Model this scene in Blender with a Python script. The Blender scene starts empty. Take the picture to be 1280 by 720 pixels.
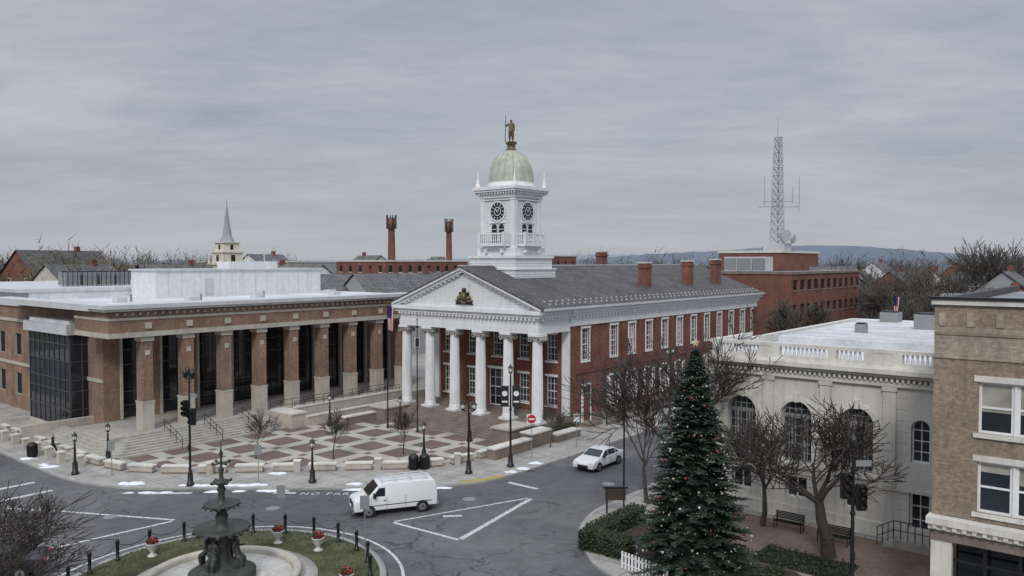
import bpy, math, random
from mathutils import Vector, Matrix
scene=bpy.context.scene
rad=math.radians
# ------------------------------------------------------------------ materials
def nodes(name):
    m=bpy.data.materials.new(name); m.use_nodes=True
    nt=m.node_tree; nt.nodes.clear()
    o=nt.nodes.new('ShaderNodeOutputMaterial'); b=nt.nodes.new('ShaderNodeBsdfPrincipled')
    nt.links.new(b.outputs[0],o.inputs[0])
    return m,nt,b
def N(nt,t,**k):
    n=nt.nodes.new(t)
    for a,b in k.items(): setattr(n,a,b)
    return n
def setin(nt,sock,val):
    if isinstance(val,bpy.types.NodeSocket): nt.links.new(val,sock)
    else: sock.default_value=val
def mixc(nt,fac,a,b,mode='MIX'):
    n=N(nt,'ShaderNodeMix',data_type='RGBA',blend_type=mode)
    setin(nt,n.inputs[0],fac)
    setin(nt,n.inputs[6],a if not isinstance(a,tuple) else (*a[:3],1))
    setin(nt,n.inputs[7],b if not isinstance(b,tuple) else (*b[:3],1))
    return n.outputs[2]
def mth(nt,op,a,b=0.0,c=0.0):
    n=N(nt,'ShaderNodeMath',operation=op)
    setin(nt,n.inputs[0],a); setin(nt,n.inputs[1],b); setin(nt,n.inputs[2],c)
    return n.outputs[0]
def ramp(nt,val,p0,p1):
    n=N(nt,'ShaderNodeMapRange'); n.clamp=True
    setin(nt,n.inputs[0],val); n.inputs[1].default_value=p0; n.inputs[2].default_value=p1
    return n.outputs[0]
def pos(nt,scale=(1,1,1),obj=False):
    if obj: g=N(nt,'ShaderNodeTexCoord').outputs['Object']
    else: g=N(nt,'ShaderNodeNewGeometry').outputs['Position']
    m=N(nt,'ShaderNodeMapping'); m.inputs['Scale'].default_value=scale
    nt.links.new(g,m.inputs['Vector']); return m.outputs[0]
def noise(nt,vec,scale,detail=4,rough=.6,dist=0):
    n=N(nt,'ShaderNodeTexNoise'); nt.links.new(vec,n.inputs['Vector'])
    n.inputs['Scale'].default_value=scale; n.inputs['Detail'].default_value=detail
    n.inputs['Roughness'].default_value=rough; n.inputs['Distortion'].default_value=dist
    return n.outputs['Fac']
def bump(nt,b,h,strength=.3,dist=.02):
    n=N(nt,'ShaderNodeBump'); n.inputs['Strength'].default_value=strength; n.inputs['Distance'].default_value=dist
    nt.links.new(h,n.inputs['Height']); nt.links.new(n.outputs[0],b.inputs['Normal'])
def sc(c,k): return tuple(max(0,min(1,x*k)) for x in c)
def M(name,col,rough=.7,var=.25,scale=.6,fine=6,streak=.0,metal=0,spec=.4,bmp=0,obj=False):
    m,nt,b=nodes(name)
    p=pos(nt,obj=obj)
    a=noise(nt,p,scale,4); f=noise(nt,p,fine,3)
    c=mixc(nt,ramp(nt,a,.3,.7),sc(col,1-var),sc(col,1+var*.6))
    c=mixc(nt,ramp(nt,f,.3,.75),c,mixc(nt,1.0,c,(1-var*.8,)*3,'MULTIPLY'))
    if streak>0:
        s=noise(nt,pos(nt,(1.6,1.6,.12),obj),2.2,3)
        c=mixc(nt,mth(nt,'MULTIPLY',ramp(nt,s,.5,.75),streak),c,sc(col,.45))
    nt.links.new(c,b.inputs['Base Color'])
    b.inputs['Roughness'].default_value=rough; b.inputs['Metallic'].default_value=metal
    b.inputs['Specular IOR Level'].default_value=spec
    if bmp>0: bump(nt,b,f,bmp)
    return m
def brick(name,c1,c2,mortar,bw=.22,bh=.075,ms=.012):
    m,nt,b=nodes(name)
    g=N(nt,'ShaderNodeNewGeometry'); s=N(nt,'ShaderNodeSeparateXYZ'); nt.links.new(g.outputs['Position'],s.inputs[0])
    c=N(nt,'ShaderNodeCombineXYZ'); nt.links.new(mth(nt,'ADD',s.outputs[0],s.outputs[1]),c.inputs[0]); nt.links.new(s.outputs[2],c.inputs[1])
    t=N(nt,'ShaderNodeTexBrick'); nt.links.new(c.outputs[0],t.inputs['Vector'])
    t.inputs['Color1'].default_value=(*c1,1);t.inputs['Color2'].default_value=(*c2,1);t.inputs['Mortar'].default_value=(*mortar,1)
    t.inputs['Scale'].default_value=1;t.inputs['Brick Width'].default_value=bw;t.inputs['Row Height'].default_value=bh;t.inputs['Mortar Size'].default_value=ms
    n1=noise(nt,g.outputs['Position'],.5,4); n2=noise(nt,g.outputs['Position'],5,4,.7)
    st=noise(nt,pos(nt,(1.5,1.5,.1)),2,3)
    col=mixc(nt,1.0,t.outputs['Color'],mixc(nt,ramp(nt,n1,.3,.7),(.70,.70,.73),(1.22,1.17,1.12)),'MULTIPLY')
    col=mixc(nt,1.0,col,mixc(nt,ramp(nt,n2,.35,.7),(.74,.74,.74),(1.22,1.22,1.22)),'MULTIPLY')
    col=mixc(nt,mth(nt,'MULTIPLY',ramp(nt,st,.5,.75),.45),col,sc(c1,.4))
    nt.links.new(col,b.inputs['Base Color']); b.inputs['Roughness'].default_value=.9; b.inputs['Specular IOR Level'].default_value=.2
    return m
def glass(name,col=(.015,.018,.022),rough=.06,sp=.5):
    m,nt,b=nodes(name); p=pos(nt)
    a=noise(nt,p,.35,3)
    nt.links.new(mixc(nt,ramp(nt,a,.35,.7),col,sc(col,2.4)),b.inputs['Base Color'])
    b.inputs['Roughness'].default_value=rough; b.inputs['Specular IOR Level'].default_value=sp
    bump(nt,b,noise(nt,p,.9,2),.08,.05); return m

white=M('white_paint',(.76,.77,.78),.55,.08,.8,5,.25)
white_dir=M('white_siding',(.74,.75,.76),.6,.1,1.5,8,.32)
trimw=M('white_trim',(.80,.80,.80),.5,.08)
stone=M('limestone',(.68,.66,.61),.85,.14,.8,7,.4)
stone2=M('cast_stone',(.50,.465,.40),.85,.18,.8,7,.25)
conc=M('concrete_step',(.44,.42,.38),.9,.2,1.2,8,.1)
brickred=brick('red_brick',(.25,.078,.057),(.16,.052,.04),(.2,.14,.12))
brickbr=brick('brown_brick',(.30,.175,.122),(.21,.122,.087),(.30,.25,.2))
brickor=brick('orange_red_brick',(.25,.10,.074),(.19,.075,.056),(.2,.13,.11))
bricktan=brick('tan_brick',(.36,.285,.215),(.25,.195,.145),(.28,.24,.2))
bricklt=brick('light_tan_brick',(.44,.38,.31),(.34,.29,.235),(.33,.3,.25))
gl=glass('window_glass'); gl2=glass('tinted_glass',(.008,.010,.014),.04,.6); glb=glass('window_with_blind',(.26,.25,.22),.15)
metalw=M('pale_metal_coping',(.58,.59,.61),.5,.12,1,5,.2)
dark=M('black_iron',(.012,.013,.014),.4,.3,spec=.5,obj=True)
dkmul=M('dark_mullion',(.02,.02,.022),.4,.2)
grmul=M('grey_mullion',(.30,.31,.31),.5,.2)
mdmul=M('bronze_mullion',(.075,.075,.078),.45,.2)
bronze=M('verdigris_bronze',(.085,.09,.08),.55,.5,2,9,.3,metal=.3,obj=True)
goldb=M('gilded_bronze',(.20,.155,.085),.45,.5,3,9,0,metal=.4,obj=True)
grnroof=M('copper_dome_paint',(.47,.495,.42),.6,.2,1.4,7,.5)
roofwh=M('white_membrane_roof',(.70,.72,.74),.7,.28,.25,3,.1)
roofgr=M('grey_membrane_roof',(.3,.3,.31),.8,.3,.3,3)
bark=M('bark',(.085,.072,.065),.95,.35,2,9,obj=True)
barkl=M('bark_grey',(.13,.115,.10),.95,.35,.05,1)
sandst=M('brown_stone',(.24,.20,.17),.9,.25,1,6,.2)
snow=M('snow',(.80,.82,.85),.7,.12,2,9)
vwhite=M('white_car_paint',(.74,.75,.75),.28,.05,.5,2,.0,spec=.5,obj=True)
vdark=M('dark_car_paint',(.02,.022,.028),.25,.1,spec=.6,obj=True)
rubber=M('tyre_rubber',(.018,.018,.018),.85,.2,obj=True)
chrome=M('wheel_metal',(.35,.35,.36),.35,.2,metal=.7,obj=True)
redl=M('red_lens',(.35,.01,.01),.2,.1,obj=True)
lampw=M('lamp_globe',(.7,.68,.6),.4,.05,obj=True)
clock=M('clock_dial',(.035,.035,.04),.4,.1)
signw=M('sign_white',(.75,.75,.75),.5,.05,obj=True)
signr=M('sign_red',(.5,.02,.025),.5,.05,obj=True)
signg=M('sign_grey_back',(.3,.31,.32),.5,.1,metal=.3,obj=True)
def roofmat(name,c,bw,bh):
    m,nt,b=nodes(name)
    g=N(nt,'ShaderNodeNewGeometry')
    t=N(nt,'ShaderNodeTexBrick'); nt.links.new(g.outputs['Position'],t.inputs['Vector'])
    t.inputs['Color1'].default_value=(*c,1);t.inputs['Color2'].default_value=(*sc(c,.72),1);t.inputs['Mortar'].default_value=(*sc(c,.32),1)
    t.inputs['Scale'].default_value=1;t.inputs['Brick Width'].default_value=bw;t.inputs['Row Height'].default_value=bh;t.inputs['Mortar Size'].default_value=.045
    n=noise(nt,g.outputs['Position'],.6,5,.7)
    nt.links.new(mixc(nt,1.0,t.outputs['Color'],mixc(nt,ramp(nt,n,.3,.7),(.65,.65,.65),(1.4,1.37,1.34)),'MULTIPLY'),b.inputs['Base Color'])
    b.inputs['Roughness'].default_value=.75; return m
slate=roofmat('dark_roof_tiles',(.115,.108,.108),.6,.42)
slate2=roofmat('grey_roof_shingles',(.17,.17,.175),.8,.3)
def asphalt():
    m,nt,b=nodes('asphalt'); p=pos(nt)
    big=noise(nt,p,.09,4,.6,.4); mid=noise(nt,p,.8,5,.65); fine=noise(nt,p,22,2,.7)
    c=mixc(nt,ramp(nt,big,.35,.65),(.12,.12,.124),(.175,.172,.172))
    c=mixc(nt,ramp(nt,mid,.3,.72),mixc(nt,1.0,c,(.78,.78,.78),'MULTIPLY'),mixc(nt,1.0,c,(1.15,1.15,1.15),'MULTIPLY'))
    c=mixc(nt,ramp(nt,fine,.3,.7),mixc(nt,1.0,c,(.8,.8,.8),'MULTIPLY'),c)
    v=N(nt,'ShaderNodeTexVoronoi',feature='F1',distance='CHEBYCHEV'); nt.links.new(p,v.inputs['Vector']); v.inputs['Scale'].default_value=.11
    s=N(nt,'ShaderNodeSeparateColor'); nt.links.new(v.outputs['Color'],s.inputs[0])
    c=mixc(nt,mth(nt,'MULTIPLY',mth(nt,'GREATER_THAN',s.outputs[0],.72),.3),c,(.08,.08,.085))
    dn=N(nt,'ShaderNodeTexNoise'); nt.links.new(p,dn.inputs['Vector']); dn.inputs['Scale'].default_value=.7; dn.inputs['Detail'].default_value=4
    add=N(nt,'ShaderNodeVectorMath',operation='MULTIPLY_ADD'); nt.links.new(dn.outputs['Color'],add.inputs[0]); add.inputs[1].default_value=(2.4,2.4,0); nt.links.new(p,add.inputs[2])
    for scl,w,am in ((.22,.009,.6),(.6,.016,.5)):
        e=N(nt,'ShaderNodeTexVoronoi',feature='DISTANCE_TO_EDGE'); nt.links.new(add.outputs[0],e.inputs['Vector']); e.inputs['Scale'].default_value=scl
        k=mth(nt,'LESS_THAN',e.outputs['Distance'],w)
        msk=ramp(nt,noise(nt,p,.13 if scl<.5 else .2,2),.44,.54)
        c=mixc(nt,mth(nt,'MULTIPLY',mth(nt,'MULTIPLY',k,msk),am),c,(.035,.035,.037))
    nt.links.new(c,b.inputs['Base Color']); 
    b.inputs['Roughness'].default_value=.82; b.inputs['Specular IOR Level'].default_value=.3
    return m
asph=asphalt()
def paving(name,c,w,h,mort=.03,gap=.55):
    m,nt,b=nodes(name); g=N(nt,'ShaderNodeNewGeometry')
    t=N(nt,'ShaderNodeTexBrick'); t.offset=0; nt.links.new(g.outputs['Position'],t.inputs['Vector'])
    t.inputs['Color1'].default_value=(*c,1);t.inputs['Color2'].default_value=(*sc(c,.86),1);t.inputs['Mortar'].default_value=(*sc(c,gap),1)
    t.inputs['Scale'].default_value=1;t.inputs['Brick Width'].default_value=w;t.inputs['Row Height'].default_value=h;t.inputs['Mortar Size'].default_value=mort
    n=noise(nt,g.outputs['Position'],.5,5,.7); f=noise(nt,g.outputs['Position'],5,4,.7)
    col=mixc(nt,1.0,t.outputs['Color'],mixc(nt,ramp(nt,n,.3,.7),(.70,.69,.68),(1.14,1.13,1.12)),'MULTIPLY')
    col=mixc(nt,1.0,col,mixc(nt,ramp(nt,f,.3,.7),(.82,.82,.82),(1.1,1.1,1.1)),'MULTIPLY')
    nt.links.new(col,b.inputs['Base Color']); b.inputs['Roughness'].default_value=.9; b.inputs['Specular IOR Level'].default_value=.25; return m
sidew=paving('concrete_sidewalk',(.42,.405,.38),1.5,1.5)
paverred=paving('brick_paver',(.24,.18,.155),.25,.12,.012,.8)
kerbm=M('granite_kerb',(.40,.39,.37),.85,.25,1,7)
def plazamat():
    m,nt,b=nodes('plaza_paving'); g=N(nt,'ShaderNodeNewGeometry'); s=N(nt,'ShaderNodeSeparateXYZ'); nt.links.new(g.outputs['Position'],s.inputs[0])
    def fr(sock,o,w): return mth(nt,'MODULO',mth(nt,'ADD',sock,o),w)
    a=fr(s.outputs[0],100.6,3.5); bb=fr(s.outputs[1],100.2,3.5)
    ba=mth(nt,'LESS_THAN',a,1.05); b2=mth(nt,'LESS_THAN',bb,1.05)
    band=mth(nt,'MAXIMUM',ba,b2)
    ca=mth(nt,'LESS_THAN',mth(nt,'ABSOLUTE',mth(nt,'SUBTRACT',a,.52)),.3); cb=mth(nt,'LESS_THAN',mth(nt,'ABSOLUTE',mth(nt,'SUBTRACT',bb,.52)),.3)
    inl=mth(nt,'MULTIPLY',ca,cb)
    f=noise(nt,g.outputs['Position'],6,4,.7); n=noise(nt,g.outputs['Position'],.4,4)
    red=mixc(nt,f,(.135,.092,.08),(.20,.14,.122)); cr=mixc(nt,f,(.40,.375,.33),(.52,.49,.44))
    c=mixc(nt,band,red,cr); c=mixc(nt,inl,c,red)
    j=N(nt,'ShaderNodeTexBrick'); j.offset=0; nt.links.new(g.outputs['Position'],j.inputs['Vector']); j.inputs['Brick Width'].default_value=.35; j.inputs['Row Height'].default_value=.35; j.inputs['Mortar Size'].default_value=.015; j.inputs['Scale'].default_value=1
    c=mixc(nt,mth(nt,'MULTIPLY',j.outputs['Fac'],.3),c,(.1,.085,.075))
    c=mixc(nt,1.0,c,mixc(nt,ramp(nt,n,.3,.7),(.78,.78,.78),(1.12,1.12,1.12)),'MULTIPLY')
    nt.links.new(c,b.inputs['Base Color']); b.inputs['Roughness'].default_value=.75; return m
plz=plazamat()
def paintmat():
    m,nt,b=nodes('worn_road_paint'); p=pos(nt)
    f=noise(nt,p,7,5,.75)
    nt.links.new(mixc(nt,ramp(nt,f,.44,.6),(.66,.66,.64),(.28,.28,.28)),b.inputs['Base Color']); b.inputs['Roughness'].default_value=.7; return m
paint=paintmat()
def groundmat():
    m,nt,b=nodes('winter_ground'); p=pos(nt)
    a=noise(nt,p,.012,5,.6); f=noise(nt,p,.3,4)
    c=mixc(nt,ramp(nt,a,.4,.6),(.09,.085,.06),(.14,.135,.13)); c=mixc(nt,f,c,(.08,.085,.055))
    nt.links.new(c,b.inputs['Base Color']); b.inputs['Roughness'].default_value=1; return m
grnd=groundmat()
grass=M('grass',(.10,.105,.055),1,.45,.9,14)
mulch=M('mulch',(.07,.052,.04),1,.4,3,14)
hillm=M('haze_tinted_hill',(.165,.20,.25),1,.15,.002,.02)  # atmospheric haze painted into the base colour as blue-grey, no volume
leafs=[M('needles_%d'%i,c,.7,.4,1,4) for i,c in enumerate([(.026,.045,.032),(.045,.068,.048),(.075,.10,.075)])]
hedg=[M('hedge_leaf_%d'%i,c,.7,.4,1,4) for i,c in enumerate([(.02,.032,.014),(.035,.05,.02),(.06,.07,.03)])]
twig=M('distant_twigs',(.12,.105,.10),1,.35,.03,.4)
twig2=M('distant_evergreen',(.05,.055,.04),1,.35,.03,.4)
twig3=M('distant_willow',(.19,.17,.09),1,.35,.03,.4)
orn=[M('ornament_%d'%i,c,.3,.1) for i,c in enumerate([(.30,.05,.04),(.55,.55,.57),(.36,.30,.19),(.5,.52,.54),(.36,.22,.18)])]
# ------------------------------------------------------------------ mesh builder
class MB:
    def __init__(s): s.v=[];s.f=[];s.m=[];s.mats=[];s.sm=[]
    def mi(s,mat):
        if mat not in s.mats: s.mats.append(mat)
        return s.mats.index(mat)
    def poly(s,pts,mat,sm=False):
        i=len(s.v); s.v+=[tuple(p) for p in pts]; s.f.append(tuple(range(i,i+len(pts)))); s.m.append(s.mi(mat)); s.sm.append(sm)
    def faces(s,vs,fs,mat,sm=False):
        i=len(s.v); s.v+=[tuple(p) for p in vs]; k=s.mi(mat)
        for f in fs: s.f.append(tuple(i+j for j in f)); s.m.append(k); s.sm.append(sm)
    def box(s,x0,x1,y0,y1,z0,z1,mat):
        vs=[(x0,y0,z0),(x1,y0,z0),(x1,y1,z0),(x0,y1,z0),(x0,y0,z1),(x1,y0,z1),(x1,y1,z1),(x0,y1,z1)]
        s.faces(vs,[(0,3,2,1),(4,5,6,7),(0,1,5,4),(1,2,6,5),(2,3,7,6),(3,0,4,7)],mat)
    def prism(s,pts,z0,z1,mat,side=None):
        n=len(pts); s.poly([(x,y,z1) for x,y in pts],mat)
        s.poly([(x,y,z0) for x,y in reversed(pts)],side or mat)
        for i in range(n):
            a=pts[i];b=pts[(i+1)%n]; s.poly([(a[0],a[1],z0),(b[0],b[1],z0),(b[0],b[1],z1),(a[0],a[1],z1)],side or mat)
    def tube(s,p0,p1,r0,r1,mat,n=8,caps=True,sm=True):
        p0=Vector(p0);p1=Vector(p1);d=p1-p0
        if d.length<1e-6: return
        d.normalize(); a=d.orthogonal().normalized(); b=d.cross(a)
        vs=[]
        for p,r in ((p0,r0),(p1,r1)):
            for i in range(n):
                t=2*math.pi*i/n; vs.append(p+a*(r*math.cos(t))+b*(r*math.sin(t)))
        fs=[(i,(i+1)%n,n+(i+1)%n,n+i) for i in range(n)]
        s.faces(vs,fs,mat,sm)
        if caps: s.poly(vs[:n][::-1],mat); s.poly(vs[n:],mat)
    def lathe(s,prof,c,mat,n=24,flute=0,sm=True,off=0,cap=True):
        vs=[]
        for r,z in prof:
            for i in range(n):
                t=2*math.pi*(i+off)/n; rr=r*(1-(flute if i%2 else 0)); vs.append((c[0]+rr*math.cos(t),c[1]+rr*math.sin(t),c[2]+z))
        fs=[]
        for k in range(len(prof)-1):
            for i in range(n): fs.append((k*n+i,k*n+(i+1)%n,(k+1)*n+(i+1)%n,(k+1)*n+i))
        s.faces(vs,fs,mat,sm)
        if cap and prof[-1][0]>1e-3: s.poly(vs[-n:],mat)
    def ball(s,c,r,mat,n=8,m=5,sz=1):
        s.lathe([(max(1e-4,r*math.sin(math.pi*k/m)),-r*sz*math.cos(math.pi*k/m)) for k in range(m+1)],c,mat,n)
    def build(s,name,parent=None,loc=(0,0,0),rot=None):
        me=bpy.data.meshes.new(name)
        if rot is None: vs=[(a-loc[0],b-loc[1],c-loc[2]) for a,b,c in s.v]
        else: vs=s.v
        me.from_pydata(vs,[],s.f)
        for m in s.mats: me.materials.append(m)
        me.polygons.foreach_set('material_index',s.m); me.polygons.foreach_set('use_smooth',s.sm); me.update()
        o=bpy.data.objects.new(name,me); scene.collection.objects.link(o)
        if parent: o.parent=parent
        else:
            o.location=loc
            if rot is not None: o.rotation_euler=(0,0,rot)
        return o
def group(name,loc,parts,rot=None):
    e=bpy.data.objects.new(name,None); e.location=loc; e.empty_display_size=.5
    if rot is not None: e.rotation_euler=(0,0,rot)
    scene.collection.objects.link(e)
    for k,mb in parts.items():
        if mb.f: mb.build(k,e,loc,rot)
    return e
def inst(o,name,loc,rot=0,scale=1):
    c=bpy.data.objects.new(name,o.data); c.location=loc; c.rotation_euler=(0,0,rot); c.scale=(scale,)*3; scene.collection.objects.link(c); return c
class Fac:
    """axis aligned wall plane; kind 'u' faces -X, kind 'v' faces -Y"""
    def __init__(s,k,c): s.k=k;s.c=c
    def p(s,a,n,z):
        if s.k=='u': return (s.c-n,a,z)
        return (a,s.c-n,z)
    def box(s,mb,a0,a1,n0,n1,z0,z1,mat):
        x=s.p(a0,n0,z0);y=s.p(a1,n1,z1); mb.box(min(x[0],y[0]),max(x[0],y[0]),min(x[1],y[1]),max(x[1],y[1]),z0,z1,mat)
    def ext(s,mb,pts,n0,n1,mat):
        mb.poly([s.p(a,n1,z) for a,z in pts],mat); mb.poly([s.p(a,n0,z) for a,z in pts],mat)
        n=len(pts)
        for i in range(n):
            a=pts[i];b=pts[(i+1)%n]; mb.poly([s.p(a[0],n0,a[1]),s.p(b[0],n0,b[1]),s.p(b[0],n1,b[1]),s.p(a[0],n1,a[1])],mat)
    def wall(s,mb,a0,a1,z0,z1,ops,mat,depth=.25,rev=None):
        br=sorted(set([a0,a1]+[o[0] for o in ops]+[o[1] for o in ops]))
        for b0,b1 in zip(br,br[1:]):
            if b1-b0<1e-5: continue
            mid=(b0+b1)/2; cov=sorted([o for o in ops if o[0]<mid<o[1]],key=lambda o:o[2]); z=z0
            for o in cov:
                if o[2]>z+1e-5: mb.poly([s.p(b0,0,z),s.p(b1,0,z),s.p(b1,0,o[2]),s.p(b0,0,o[2])],mat)
                z=o[3]
            if z<z1-1e-5: mb.poly([s.p(b0,0,z),s.p(b1,0,z),s.p(b1,0,z1),s.p(b0,0,z1)],mat)
        r=rev or mat
        for o in ops:
            arch=len(o)>4 and o[4]; zt=o[3]-(o[1]-o[0])/2 if arch else o[3]
            for a in (o[0],o[1]): mb.poly([s.p(a,0,o[2]),s.p(a,-depth,o[2]),s.p(a,-depth,zt),s.p(a,0,zt)],r)
            mb.poly([s.p(o[0],0,o[2]),s.p(o[1],0,o[2]),s.p(o[1],-depth,o[2]),s.p(o[0],-depth,o[2])],r)
            if not arch: mb.poly([s.p(o[0],0,zt),s.p(o[1],0,zt),s.p(o[1],-depth,zt),s.p(o[0],-depth,zt)],r)
            else:
                R=(o[1]-o[0])/2;c=(o[0]+o[1])/2;K=14
                P=[(c-R*math.cos(math.pi*i/K),zt+R*math.sin(math.pi*i/K)) for i in range(K+1)]
                for p,q in zip(P,P[1:]):
                    mb.poly([s.p(p[0],0,p[1]),s.p(q[0],0,q[1]),s.p(q[0],0,o[3]),s.p(p[0],0,o[3])],mat)
                    mb.poly([s.p(p[0],0,p[1]),s.p(q[0],0,q[1]),s.p(q[0],-depth,q[1]),s.p(p[0],-depth,p[1])],r)
    def glaze(s,mb,o,depth,g,fr,nx=1,nz=1,fw=.07,bw=.035,rail=None):
        arch=len(o)>4 and o[4]; a0,a1,z0,z1=o[:4]; R=(a1-a0)/2;c=(a0+a1)/2; zt=z1-R if arch else z1
        d=-depth+.01
        def top(a): return zt+math.sqrt(max(0,R*R-(a-c)**2)) if arch else z1
        if arch:
            K=14;P=[(c-R*math.cos(math.pi*i/K),zt+R*math.sin(math.pi*i/K)) for i in range(K+1)]
            mb.poly([s.p(a0,d,z0),s.p(a1,d,z0)]+[s.p(x,d,z) for x,z in reversed(P)],g)
            for p,q in zip(P,P[1:]):
                k=(R-fw)/R
                pi=(c+(p[0]-c)*k,zt+(p[1]-zt)*k);qi=(c+(q[0]-c)*k,zt+(q[1]-zt)*k)
                mb.poly([s.p(p[0],d+.05,p[1]),s.p(q[0],d+.05,q[1]),s.p(qi[0],d+.05,qi[1]),s.p(pi[0],d+.05,pi[1])],fr)
        else:
            mb.poly([s.p(a0,d,z0),s.p(a1,d,z0),s.p(a1,d,z1),s.p(a0,d,z1)],g)
            s.box(mb,a0+fw,a1-fw,d,d+.05,z1-fw,z1,fr)
        s.box(mb,a0,a0+fw,d,d+.05,z0,zt,fr); s.box(mb,a1-fw,a1,d,d+.05,z0,zt,fr); s.box(mb,a0+fw,a1-fw,d,d+.05,z0,z0+fw,fr)
        for i in range(1,nx):
            a=a0+(a1-a0)*i/nx; s.box(mb,a-bw/2,a+bw/2,d,d+.04,z0+fw,top(a)-.02,fr)
        for j in range(1,nz):
            z=z0+(z1-z0)*j/nz; h=math.sqrt(max(0,R*R-(z-zt)**2)) if arch and z>zt else R
            s.box(mb,c-h+fw,c+h-fw,d,d+.036,z-bw/2,z+bw/2,fr)
        if rail: s.box(mb,a0+fw,a1-fw,d,d+.044,rail-.04,rail+.04,fr)
rnd=random.Random(7)
# ------------------------------------------------------------------ ground, roads
g=MB(); g.poly([(-3000,-3000,-.03),(9000,-3000,-.03),(9000,9000,-.03),(-3000,9000,-.03)],grnd); g.build('ground')
g=MB(); g.poly([(-25,-25,0),(160,-25,0),(160,150,0),(-25,150,0)],asph); g.build('road')
def sidewalk(pts,top=sidew,h=.13):
    mb=MB(); mb.prism(pts,-.02,h,top,kerbm); return mb
def offset_strip(mb,path,w,z,mat):
    L=[];
    for i,p in enumerate(path):
        a=Vector(path[max(0,i-1)]);b=Vector(path[min(len(path)-1,i+1)]); d=(b-a).normalized(); n=Vector((-d.y,d.x)); P=Vector(p)
        L.append((P,P+n*w))
    for (a,b),(c,d) in zip(L,L[1:]): mb.poly([(a.x,a.y,z),(c.x,c.y,z),(d.x,d.y,z),(b.x,b.y,z)],mat)
def smooth(pts,k=3):
    for _ in range(k):
        q=[pts[0]]
        for a,b in zip(pts,pts[1:]): q+=[(a[0]*.75+b[0]*.25,a[1]*.75+b[1]*.25),(a[0]*.25+b[0]*.75,a[1]*.25+b[1]*.75)]
        q.append(pts[-1]); pts=q
    return pts
kerbA=[(21.9,145),(21.9,70)]+smooth([(21.9,64),(21.9,57.5),(23.3,52.8),(26,49.5),(31.8,42.3),(36.9,37),(39.8,35),(43.5,34.7),(47,34.7)],2)+[(155,34.7)]
mb=sidewalk(kerbA+[(155,145)]); offset_strip(mb,kerbA,.22,.134,kerbm); mb.build('sidewalk')
kerbB=[(155,26),(44,26)]+smooth([(42,26),(39,26),(35.5,24.6),(33.4,22.6),(31.8,20.8),(31,17.5),(31,14)],2)+[(31,-22)]
mb=sidewalk(kerbB+[(155,-22)]); offset_strip(mb,kerbB,.22,.134,kerbm)
mb.poly([(33.2,8,.135),(44.6,8,.135),(44.6,19,.135),(36,21,.135),(33.2,18,.135)],paverred)
mb.build('sidewalk')
mb=sidewalk([(8,145),(8,60),(6.5,56),(3,54),(-24,54),(-24,145)][::-1]); mb.build('sidewalk')
mb=MB(); mb.poly([(27.2,60.2,.138),(27.4,55.6,.138),(31,51.2,.138),(35.6,46,.138),(40.6,41.2,.138),(49.6,41.2,.138),(49.6,60.2,.138)],plz); mb.build('plaza_paving')
mk=MB()
def line(p,q,w,z=.006,m=paint):
    p=Vector(p);q=Vector(q);d=(q-p).normalized();n=Vector((-d.y,d.x))*w/2
    mk.poly([(*(p-n),z),(*(q-n),z),(*(q+n),z),(*(p+n),z)],m)
def pline(pts,w,z=.006):
    L=[]
    for i,p in enumerate(pts):
        a=Vector(pts[max(0,i-1)]);b=Vector(pts[min(len(pts)-1,i+1)]);d=(b-a).normalized();n=Vector((-d.y,d.x))*w/2;L.append((Vector(p)-n,Vector(p)+n))
    for (a,b),(c,d) in zip(L,L[1:]): mk.poly([(*a,z),(*c,z),(*d,z),(*b,z)],paint)
line((30.4,33.8),(30.7,29),.22);line((30.85,28.95),(39.0,30.5),.3);line((30.55,33.9),(39,30.75),.16)
line((22.6,44),(18.8,51.4),.2);line((22.4,43.9),(15.2,44.7),.2);line((18.6,51.6),(13.8,60),.15)
for a,b in [((24.0,50.6),(26.0,48.3)),((29.4,44.3),(30.3,43.1))]: line(a,b,.35)
FC=(19.3,33.2)
pline([(FC[0]+8.3*math.cos(rad(t)),FC[1]+8.3*math.sin(rad(t))) for t in range(-60,200,6)],.15)
line((33,32.4),(33.8,31.6),.3)
line((12,56),(20.5,56),.4);line((12,59),(20.5,59),.4)
line((41,31.5),(41,34),.35)
mk.build('road_markings')
cu=bpy.data.curves.new('road_text','FONT'); cu.body='NO PARKING'; cu.size=.75; cu.space_character=1.25
to=bpy.data.objects.new('road_text_marking',cu); scene.collection.objects.link(to); to.location=(30.2,42.6,.006); to.rotation_euler=(0,0,math.atan2(-6.3,5.0)); cu.materials.append(paint)
yel=M('yellow_kerb_paint',(.5,.36,.06),.7,.2)
mb=MB(); offset_strip(mb,[(38.6,36.0),(40.1,35.2),(41.6,34.85)],.4,.139,yel); mb.build('tactile_kerb_ramp')
mb=MB()
for u,v in ((27.5,41.5),(36.5,33.5),(20.5,47.5),(45,28.5)): mb.lathe([(.42,.004),(.36,.008),(.3,.008)],(u,v,0),signg,20)
mb.build('manhole_covers')
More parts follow.
